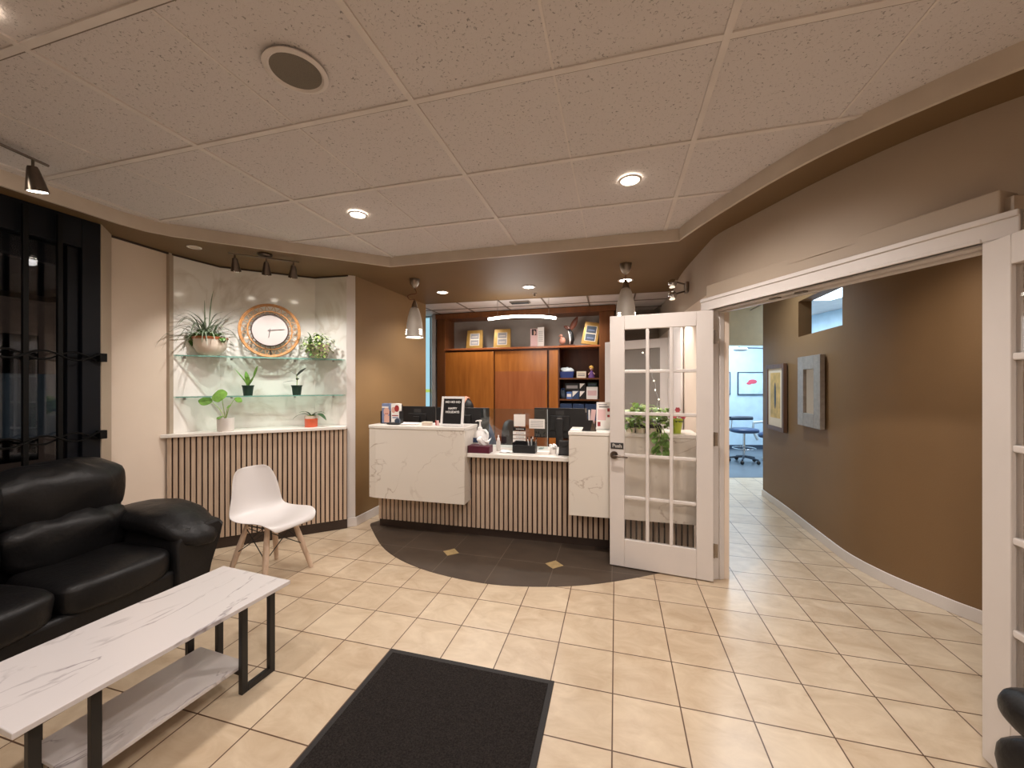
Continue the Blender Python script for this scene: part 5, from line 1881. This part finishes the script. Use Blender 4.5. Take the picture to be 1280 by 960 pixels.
carton('binder_box', 716, 724.5, SH[1], 0.125, 'black box with white corner, lower left of the stacked four on the middle shelf', ('navyup', 'paper'), True)
carton('binder_box', 725, 732.5, SH[1], 0.125, 'black box with white corner, lower right of the stacked four on the middle shelf', ('black', 'paper'), True)
carton('binder_box', 707, 724.5, SH[1] + 0.126, 0.115, 'grey-labelled dark box on top of the left cartons', ('black', 'paperg'))
carton('binder_box', 725, 732.5, SH[1] + 0.126, 0.115, 'black box with white corner on top of the right carton', ('black', 'paper'), True)
carton('white_carton', 733.5, 747.5, SH[1], 0.185, 'large white carton at the right of the middle cabinet shelf', ('paper', 'pinkp'))
carton('dark_carton', 735, 746.5, SH[1] + 0.186, 0.06, 'flat dark green box on top of the white carton', ('gpot', 'slate'))
carton('glove_box', 709, 715.5, SH[1], 0.11, 'light blue glove carton left of the black boxes', ('bluelt', 'paper'))
t = cabthing('blue_bag', 704, 0.11, SH[1], 'slate blue pouch at the left end of the middle cabinet shelf', 'pouch')
MB().blob((0, 0, 0.07), (0.045, 0.05, 0.07), 18, 12, 0.6, fn=wrinkle(0.015, 18)).build('pouch_body', M['slate'], t, smooth=180)
MB().tube([(-0.02, -0.03, 0.125), (-0.02, -0.03, 0.16), (0.02, -0.03, 0.16), (0.02, -0.03, 0.125)], 0.005, 8).build('pouch_handle', M['bluelt'], t)
for a, b, lb in ((701, 716, 'navy storage bin on the left of the lower cabinet shelf'), (717, 731, 'navy storage bin in the middle of the lower cabinet shelf'), (732, 747, 'navy storage bin on the right of the lower cabinet shelf')):
    carton('storage_bin', a, b, SH[2], 0.25, lb, ('navyup', 'slate'), d=0.2, y=0.14)

# curved led pendant
P_ = [at(610.5, 399, 5.02), at(622, 397.4, 5.06), at(634, 396.2, 5.09), at(648, 395.5, 5.1), at(662, 395.3, 5.1), at(676, 395.7, 5.08), at(686, 396.5, 5.05), at(694.5, 397.6, 5.0)]
c_ = P_[3].copy()
t = thing('led_pendant', 'curved glowing white tube lamp hanging in front of the cabinet', 'pendant lamp', c_, 0)
MB().tube([q - c_ for q in catmull(P_, 4)], 0.018, 14).build('light_tube', M['led'], t, smooth=60)
for q in (P_[1], P_[6]):
    MB().cyl(q - c_ + Vector((0, 0, 0.015)), Vector((q.x - c_.x, q.y - c_.y, ZO - c_.z + 0.004)), 0.0025, n=6).build('hanging_wire', M['steel'], t)

# glowing beads in place of string lights reflected in the glazed door
t = thing('reflected_lights', 'added beads glowing as fairy lights reflected in the glazed door', 'string lights', (1.80, 4.80, 0), 0)
a, b = at(803, 441, 4.75), at(824, 500, 4.70)
pts, bl = [], MB()
for i in range(17):
    q = i / 16
    pt = Vector((a.x + (b.x - a.x) * min(1, q * 1.6) ** 0.6 - 1.80, -0.06, a.z + (0.95 - a.z) * q))
    pt.x += 0.012 * math.sin(i * 2.1)
    pts.append(pt)
MB().tube(pts, 0.0018, 5).build('cord', M['lightup'], t)
bt_ = glow('glint_glow', (255, 246, 226), 3.0)
for i, q in enumerate(pts[::2]):
    MB().blob(q, (0.008, 0.008, 0.010), 8, 6).build('bulb', bt_, t, smooth=180)

# office chair and the seated person
px_s = ks(612, 1.45)
p = K(px_s, 1.45)
t = thing('office_chair', 'dark grey leather office chair behind the counter', 'chair', (p.x, p.y, 0), R(76))
MB().blob((0, 0.0, 0.45), (0.24, 0.24, 0.045), 28, 12, 0.55).build('seat', M['leatherg'], t, smooth=180)
MB().blob((0, -0.235, 0.76), (0.215, 0.05, 0.255), 28, 16, 0.55, fn=lambda q: q + Vector((0, -0.06 * (q.z + 0.2), 0))).build('backrest', M['leatherg'], t, smooth=180)
for sx in (-1, 1):
    MB().tube([(sx * 0.22, -0.12, 0.44), (sx * 0.285, -0.1, 0.50), (sx * 0.285, -0.08, 0.64), (sx * 0.285, 0.12, 0.655), (sx * 0.28, 0.14, 0.63)], [0.016, 0.018, 0.022, 0.024, 0.02], 10).build('armrest', M['black'], t, smooth=60)
MB().cyl((0, 0, 0.09), (0, 0, 0.41), 0.028, n=16).build('gas_column', M['bmetal'], t)
for k in range(5):
    a = 2 * PI * k / 5
    m = MB().tube([(0, 0, 0.10), (0.28 * math.cos(a), 0.28 * math.sin(a), 0.07)], [0.025, 0.016], 8)
    l_ = m.build('base_arm', M['black'], t)
    MB().blob((0.28 * math.cos(a), 0.28 * math.sin(a), 0.032), (0.03, 0.03, 0.032), 12, 8).build('castor', M['black'], l_, smooth=180)


def skin_mesh(name, nodes, edges, mat, parent, root=0, sub=2):
    me = bpy.data.meshes.new(name)
    me.from_pydata([n[0] for n in nodes], edges, [])
    o = bpy.data.objects.new(name, me)
    COL.objects.link(o)
    sk = o.modifiers.new('skin', 'SKIN')
    for v, n in zip(me.skin_vertices[0].data, nodes):
        r_ = n[1]
        v.radius = (r_, r_) if not isinstance(r_, tuple) else r_
        v.use_root = False
    me.skin_vertices[0].data[root].use_root = True
    md = o.modifiers.new('sub', 'SUBSURF')
    md.levels = md.render_levels = sub
    dg = bpy.context.evaluated_depsgraph_get()
    new = bpy.data.meshes.new_from_object(o.evaluated_get(dg))
    bpy.data.objects.remove(o)
    new.materials.clear()
    new.materials.append(mat)
    new.shade_smooth()
    r = bpy.data.objects.new(name, new)
    COL.objects.link(r)
    r.parent = parent
    return r


t = thing('person', 'seated person behind the monitor, head bowed with a hand on dark hair', 'person', (p.x, p.y, 0), R(76))
n_, e_ = [], []


def jn(pos, r, par=None):
    n_.append((Vector(pos), r))
    if par is not None:
        e_.append((par, len(n_) - 1))
    return len(n_) - 1


pel = jn((0, -0.02, 0.60), 0.125)
sp = jn((0, 0.05, 0.76), 0.115, pel)
ch = jn((0, 0.15, 0.93), 0.125, sp)
nk = jn((0, 0.245, 1.045), 0.055, ch)
hb = jn((0, 0.285, 1.085), 0.06, nk)
h1 = jn((0, 0.325, 1.14), 0.06, hb)
for sx in (-1, 1):
    hp = jn((sx * 0.10, 0.0, 0.56), 0.085, pel)
    kn = jn((sx * 0.13, 0.40, 0.53), 0.062, hp)
    cf = jn((sx * 0.13, 0.40, 0.32), 0.052, kn)
    an = jn((sx * 0.13, 0.38, 0.09), 0.036, cf)
    jn((sx * 0.13, 0.50, 0.04), 0.034, an)
    sh = jn((sx * 0.17, 0.17, 0.97), 0.062, ch)
    if sx < 0:
        el = jn((-0.29, 0.33, 1.03), 0.044, sh)
        wr = jn((-0.135, 0.335, 1.20), 0.027, el)
        pm_ = jn((-0.075, 0.325, 1.272), (0.036, 0.020), wr)
        fb = [((-0.010, 0.375, 1.300), 0.055), ((-0.002, 0.350, 1.308), 0.06), ((-0.004, 0.325, 1.308), 0.055), ((-0.015, 0.300, 1.302), 0.045)]
        for k, (q, L_) in enumerate(fb):
            a = jn(q, 0.0095, pm_)
            a = jn((q[0] + L_ * 0.55, q[1] + 0.006 * (1.5 - k), q[2] - 0.004), 0.009, a)
            jn((q[0] + L_ * 0.95, q[1] + 0.008 * (1.5 - k), q[2] - 0.022), 0.0075, a)
        a = jn((-0.085, 0.375, 1.262), 0.011, pm_)
        jn((-0.055, 0.415, 1.262), 0.0095, a)
    else:
        el = jn((0.25, 0.22, 0.76), 0.044, sh)
        wr = jn((0.165, 0.40, 0.650), 0.027, el)
        pm_ = jn((0.15, 0.455, 0.632), (0.036, 0.018), wr)
        for k in range(4):
            a = jn((0.120 + k * 0.02, 0.50 - abs(k - 1.5) * 0.004, 0.618), 0.0085, pm_)
            jn((0.118 + k * 0.021, 0.53 - abs(k - 1.3) * 0.008, 0.594), 0.0075, a)
        a = jn((0.105, 0.455, 0.622), 0.011, pm_)
        jn((0.088, 0.485, 0.606), 0.009, a)
body = skin_mesh('body', n_, e_, M['skin'], t)
HC, HR = Vector((0, 0.33, 1.15)), Euler((R(-35), 0, 0)).to_matrix()


def hd(x, f, u):
    """point in the bowed head: sideways, towards the face, towards the crown"""
    return HC + HR @ Vector((x, f, u))


def jaw(p):
    q = p.copy()
    if q.z < 0:
        k_ = 1 + q.z * 2.6
        q.x *= max(0.45, k_)
    return q


hm2 = MB()
hm2.bm.from_mesh(body.data)
hm2.blob(HC, (0.076, 0.095, 0.118), 28, 20, 0.95, rot=(R(-35), 0, 0), fn=jaw)
hm2.tube([hd(0, 0.086, 0.012), hd(0, 0.104, -0.022), hd(0, 0.090, -0.030)], [0.008, 0.013, 0.010], 10)
for sx in (-1, 1):
    hm2.blob(hd(sx * 0.076, -0.005, -0.008), (0.010, 0.018, 0.030), 12, 10, 1, rot=(R(-35), 0, 0))
bmesh.ops.recalc_face_normals(hm2.bm, faces=hm2.bm.faces[:])
hm2.bm.to_mesh(body.data)
hm2.bm.free()
body.data.shade_smooth()
cl = [(Vector((0, -0.02, 0.60)), 0.14), (Vector((0, 0.05, 0.76)), 0.135), (Vector((0, 0.15, 0.93)), 0.143), (Vector((0, 0.215, 1.015)), 0.075),
      (Vector((-0.17, 0.17, 0.97)), 0.078), (Vector((-0.235, 0.255, 1.0)), 0.066), (Vector((0.17, 0.17, 0.97)), 0.078), (Vector((0.225, 0.25, 0.875)), 0.066),
      (Vector((-0.10, 0, 0.56)), 0.098), (Vector((-0.13, 0.40, 0.53)), 0.076), (Vector((-0.13, 0.40, 0.30)), 0.066), (Vector((-0.13, 0.38, 0.12)), 0.058),
      (Vector((0.10, 0, 0.56)), 0.098), (Vector((0.13, 0.40, 0.53)), 0.076), (Vector((0.13, 0.40, 0.30)), 0.066), (Vector((0.13, 0.38, 0.12)), 0.058)]
ce_ = [(0, 1), (1, 2), (2, 3), (2, 4), (4, 5), (2, 6), (6, 7), (0, 8), (8, 9), (9, 10), (10, 11), (0, 12), (12, 13), (13, 14), (14, 15)]
skin_mesh('clothing', cl, ce_, M['scrub'], t)
MB().blob(hd(0, -0.020, 0.028), (0.085, 0.098, 0.118), 30, 20, 0.95, rot=(R(-35), 0, 0), fn=wrinkle(0.005, 26)).build('hair', M['hair'], t, smooth=180)
for sx in (-1, 1):
    MB().blob(hd(sx * 0.030, 0.082, 0.006), (0.012, 0.010, 0.009), 12, 8, 1, rot=(R(-35), 0, 0)).build('eye', M['paper'], t, smooth=180)
    MB().blob(hd(sx * 0.030, 0.091, 0.005), (0.006, 0.003, 0.006), 10, 6, 1, rot=(R(-35), 0, 0)).build('pupil', M['hair'], t, smooth=180)
    MB().tube([hd(sx * 0.014, 0.090, 0.026), hd(sx * 0.032, 0.088, 0.030), hd(sx * 0.048, 0.076, 0.025)], 0.004, 6).build('eyebrow', M['hair'], t, smooth=180)
MB().tube([hd(-0.022, 0.076, -0.056), hd(0, 0.084, -0.055), hd(0.022, 0.076, -0.056)], [0.004, 0.007, 0.004], 8).build('mouth', M['redp'], t, smooth=180)

# ================================================================== hallway and treatment room


def hallframe(name, pa, pb, z0, z1, label, cat, fw, mats):
    a, _ = ondx(pa)
    b, _ = ondx(pb)
    c = (a + b) / 2
    d = (b - a).normalized()
    w_ = (b - a).length / 2
    # local x runs along the wall toward the eye, local -y points into the hall
    t = thing(name, label, cat, (c.x, c.y, (z0 + z1) / 2), math.atan2(d.y, d.x))
    h_ = (z1 - z0) / 2
    off = -0.03
    m = MB()
    m.bx(-w_, -w_ + fw, off - 0.02, off + 0.02, -h_, h_).bx(w_ - fw, w_, off - 0.02, off + 0.02, -h_, h_)
    m.bx(-w_ + fw, w_ - fw, off - 0.02, off + 0.02, -h_, -h_ + fw).bx(-w_ + fw, w_ - fw, off - 0.02, off + 0.02, h_ - fw, h_)
    m.build('frame_moulding', M[mats[0]], t, smooth=0, bevel=0.003)
    return t, w_, h_, off


t, w_, h_, off = hallframe('framed_picture', 963, 985.5, 0.925, 1.715, 'tall dark-framed abstract picture on the curved brown wall', 'picture', 0.05, ('dwood',))
MB().bx(-w_ + 0.05, w_ - 0.05, off - 0.008, off + 0.01, -h_ + 0.05, h_ - 0.05).build('mat_board', M['mat_board'], t, smooth=0)
pr_ = MB().bx(-w_ + 0.12, w_ - 0.12, off - 0.010, off - 0.008, -h_ + 0.15, h_ - 0.10).build('print', M['ochre'], t, smooth=0)
m = MB().blob((0, off - 0.010, 0.02), (0.03, 0.002, 0.16), 14, 10)
m.build('painted_figure', M['slate'], pr_, smooth=0)
t, w_, h_, off = hallframe('wall_mirror', 1004, 1033, 1.06, 1.755, 'narrow mirror in a wide silver frame on the curved brown wall', 'mirror', 0.13, ('silv',))
MB().bx(-w_ + 0.13, w_ - 0.13, off - 0.004, off + 0.01, -h_ + 0.13, h_ - 0.13).build('mirror_glass', M['mirror'], t, smooth=0)

for pa, pb, lb in ((890, 913, 'small framed print on the pale wall of the far room, left one'), (922, 957, 'framed print with a red flower on the pale wall of the far room')):
    a, b = at(pa, 465, 8.78), at(pb, 493.5, 8.78)
    w_, h_ = (b.x - a.x) / 2, (a.z - b.z) / 2
    t = thing('framed_print', lb, 'picture', ((a.x + b.x) / 2, 8.78, (a.z + b.z) / 2), 0, 'prints in the far room')
    m = MB().bx(-w_, -w_ + 0.02, -0.012, 0.012, -h_, h_).bx(w_ - 0.02, w_, -0.012, 0.012, -h_, h_).bx(-w_ + 0.02, w_ - 0.02, -0.012, 0.012, -h_, -h_ + 0.02).bx(-w_ + 0.02, w_ - 0.02, -0.012, 0.012, h_ - 0.02, h_)
    m.build('frame_moulding', M['slate'], t, smooth=0)
    MB().bx(-w_ + 0.02, w_ - 0.02, -0.004, 0.008, -h_ + 0.02, h_ - 0.02).build('print', M['bluepic'], t, smooth=0)
    m = MB().blob((0.02, -0.006, 0.04), (0.10, 0.003, 0.05), 14, 8).blob((-0.06, -0.006, 0.0), (0.06, 0.003, 0.03), 12, 8)
    m.build('painted_flower', M['pink'] if pa > 900 else M['bluelt'], t, smooth=0)

p = at(930, 578, 7.3)
t = thing('dental_stool', 'wheeled dentist stool with blue seat in the bright far room', 'stool', (p.x, 7.3, 0.003), 0)
MB().blob((0, 0, 0.605), (0.23, 0.20, 0.05), 28, 12, 0.6).build('seat', M['navyup'], t, smooth=180)
MB().tube([(-0.25, 0.02, 0.83), (-0.1, 0.06, 0.83), (0.05, 0.07, 0.83), (0.19, 0.05, 0.83)], [0.035, 0.04, 0.04, 0.035], 12).build('backrest', M['slate'], t, smooth=60)
MB().tube([(-0.20, 0.05, 0.80), (-0.22, 0.05, 0.58), (-0.05, 0.0, 0.56)], 0.012, 8).build('back_bracket', M['chrome'], t, smooth=60)
MB().cyl((0, 0, 0.10), (0, 0, 0.56), 0.022, n=14).build('gas_column', M['chrome'], t)
MB().tube([(q.x, q.z, 0.27) for q in [Vector(v) for v in ring(0.19, 0, 36)]], 0.010, 8, closed=True).build('foot_ring', M['chrome'], t, smooth=60)
for k in range(5):
    a = 2 * PI * k / 5 + 0.3
    l_ = MB().tube([(0, 0, 0.12), (0.25 * math.cos(a), 0.25 * math.sin(a), 0.08)], [0.022, 0.016], 8).build('base_arm', M['slate'], t)
    MB().blob((0.25 * math.cos(a), 0.25 * math.sin(a), 0.035), (0.035, 0.03, 0.035), 12, 8).build('castor', M['black'], l_, smooth=180)

t = thing('dental_chair', 'pale grey dental chair with blue cushions, half hidden by the brown wall', 'dental chair', (5.2, 7.35, 0.003), R(8))
MB().bx(-0.30, 0.30, -0.28, 0.28, 0, 0.06).bx(-0.14, 0.14, -0.16, 0.16, 0.06, 0.42).build('pedestal', M['lightup'], t, smooth=0, bevel=0.02)
MB().blob((0, 0, 0.50), (0.48, 0.29, 0.075), 30, 14, 0.6).build('seat', M['navyup'], t, smooth=180)
MB().blob((0.36, 0, 0.80), (0.38, 0.27, 0.07), 30, 14, 0.6, rot=(0, R(-52), 0)).build('backrest', M['navyup'], t, smooth=180)
MB().tube([(-0.35, 0.30, 0.38), (-0.40, 0.36, 0.55), (-0.42, 0.33, 0.72), (-0.1, 0.33, 0.74)], 0.025, 10).build('armrest', M['lightup'], t, smooth=60)
MB().tube([(-0.45, -0.25, 0.35), (-0.52, -0.30, 0.55), (-0.40, -0.32, 0.72), (-0.25, -0.28, 0.78)], 0.022, 10).build('side_arm', M['lightup'], t, smooth=60)
MB().tube([(-0.38, -0.30, 0.70), (-0.52, -0.33, 0.45), (-0.45, -0.34, 0.22), (-0.30, -0.30, 0.12)], 0.011, 8).build('hose', M['lightup'], t, smooth=60)
MB().tube([(0.1, 0.32, 0.1), (0.12, 0.40, 2.18), (-0.75, 0.30, 2.19)], 0.018, 8).build('light_arm', M['slate'], t)
MB().blob((-0.72, 0.30, 2.15), (0.12, 0.10, 0.035), 18, 8, 0.7).build('lamp_head', M['lightup'], t, smooth=180)

# ================================================================== lamps
WARM, NEUT, COOL = (255, 245, 238), (255, 250, 245), (226, 242, 255)


def down(x, y, z, e, col=WARM, ang=164, blend=0.7, size=0.06):
    lamp('SPOT', 'downlight_lamp', (x, y, z - 0.02), e, col, spot=R(ang), blend=blend, size=size, aim=(x, y, 0))


for (x, y, e) in ((-1.1, 2.768, 80), (0.70, 2.30, 105), (-1.72, 1.22, 72), (0.4, 0.1, 95), (-1.2, -1.1, 110), (1.2, -1.2, 115)):  # last three are added fill spots out of view
    down(x, y, ZC, e)
for (x, y, e) in ((-0.855, 4.77, 45), (0.195, 4.51, 45), (1.234, 4.215, 45)):
    down(x, y, ZS, e, NEUT, 130)
# pendants, niche spots, wall spots
lamp('SPOT', 'pendant_bulb', (-1.05, 4.18, 1.985), 36, WARM, spot=R(150), blend=0.8, size=0.06, aim=(-1.05, 4.18, 0))
lamp('SPOT', 'pendant_bulb', (1.07, 3.65, 2.065), 30, WARM, spot=R(150), blend=0.8, size=0.06, aim=(1.07, 3.65, 0))
rt = Vector((-2.145, 3.37, ZS))
for x, b in NT:
    q = Vector((rt.x + x * math.cos(R(29)) - b.y * math.sin(R(29)), rt.y + x * math.sin(R(29)) + b.y * math.cos(R(29)), rt.z + b.z - 0.01))
    wl = Vector((q.x - 0.12 + x * 0.55, q.y + 0.25 + x * 0.3, 1.70))
    lamp('SPOT', 'track_bulb', q, 28, NEUT, spot=R(96), blend=0.9, size=0.01, aim=wl)
lamp('SPOT', 'wall_spot_bulb', (ptw.x - 0.15, ptw.y - 0.02, 2.20), 22, WARM, spot=R(100), blend=0.8, size=0.04, aim=(ptw.x + 0.02, ptw.y + 0.1, 1.2))
# office tube and added office spots, added hallway fill, treatment room
lamp('POINT', 'tube_lamp', (0.05, 5.2, 2.0), 14, NEUT, size=0.25)
for x in (-0.6, 0.9):
    down(x, 5.75 - 0.25 * x, ZO, 44, NEUT, 140)  # added spots without fittings, put in to light the office
lamp('AREA', 'operatory_lamp', (4.6, 7.4, 2.85), 120, COOL, size=1.4, aim=(4.6, 7.4, 0))
lamp('AREA', 'operatory_lamp', (4.98, 5.85, 2.85), 60, COOL, size=1.0, aim=(4.9, 4.6, 0))
lamp('SPOT', 'hall_fill', (2.35, 1.9, 2.6), 60, WARM, spot=R(130), blend=0.8, size=0.06, aim=(2.55, 1.95, 0))  # added lamp without a fitting, brightens the near hall
lamp('SPOT', 'hall_fill', (2.45, 4.2, 2.85), 110, COOL, spot=R(140), blend=0.8, size=0.08, aim=(2.4, 4.3, 0))  # added cool lamp in place of light spilling from the treatment room

# ================================================================== camera, world
w = bpy.data.worlds.new('night')
SC.world = w
w.use_nodes = True
bg = w.node_tree.nodes['Background']
bg.inputs['Color'].default_value = (0.01, 0.013, 0.02, 1)
bg.inputs['Strength'].default_value = 0.3
cam = bpy.data.cameras.new('camera')
cam.sensor_width = 36.0
cam.sensor_fit = 'HORIZONTAL'
cam.lens = 36.0 * F / 1280
cam.clip_start = 0.02
co = bpy.data.objects.new('camera', cam)
COL.objects.link(co)
co.location = (0, 0, H)
co.rotation_euler = (PI / 2, 0, 0)
SC.camera = co
SC.view_settings.view_transform = 'Standard'
SC.view_settings.look = 'None'
SC.view_settings.exposure = 0.0
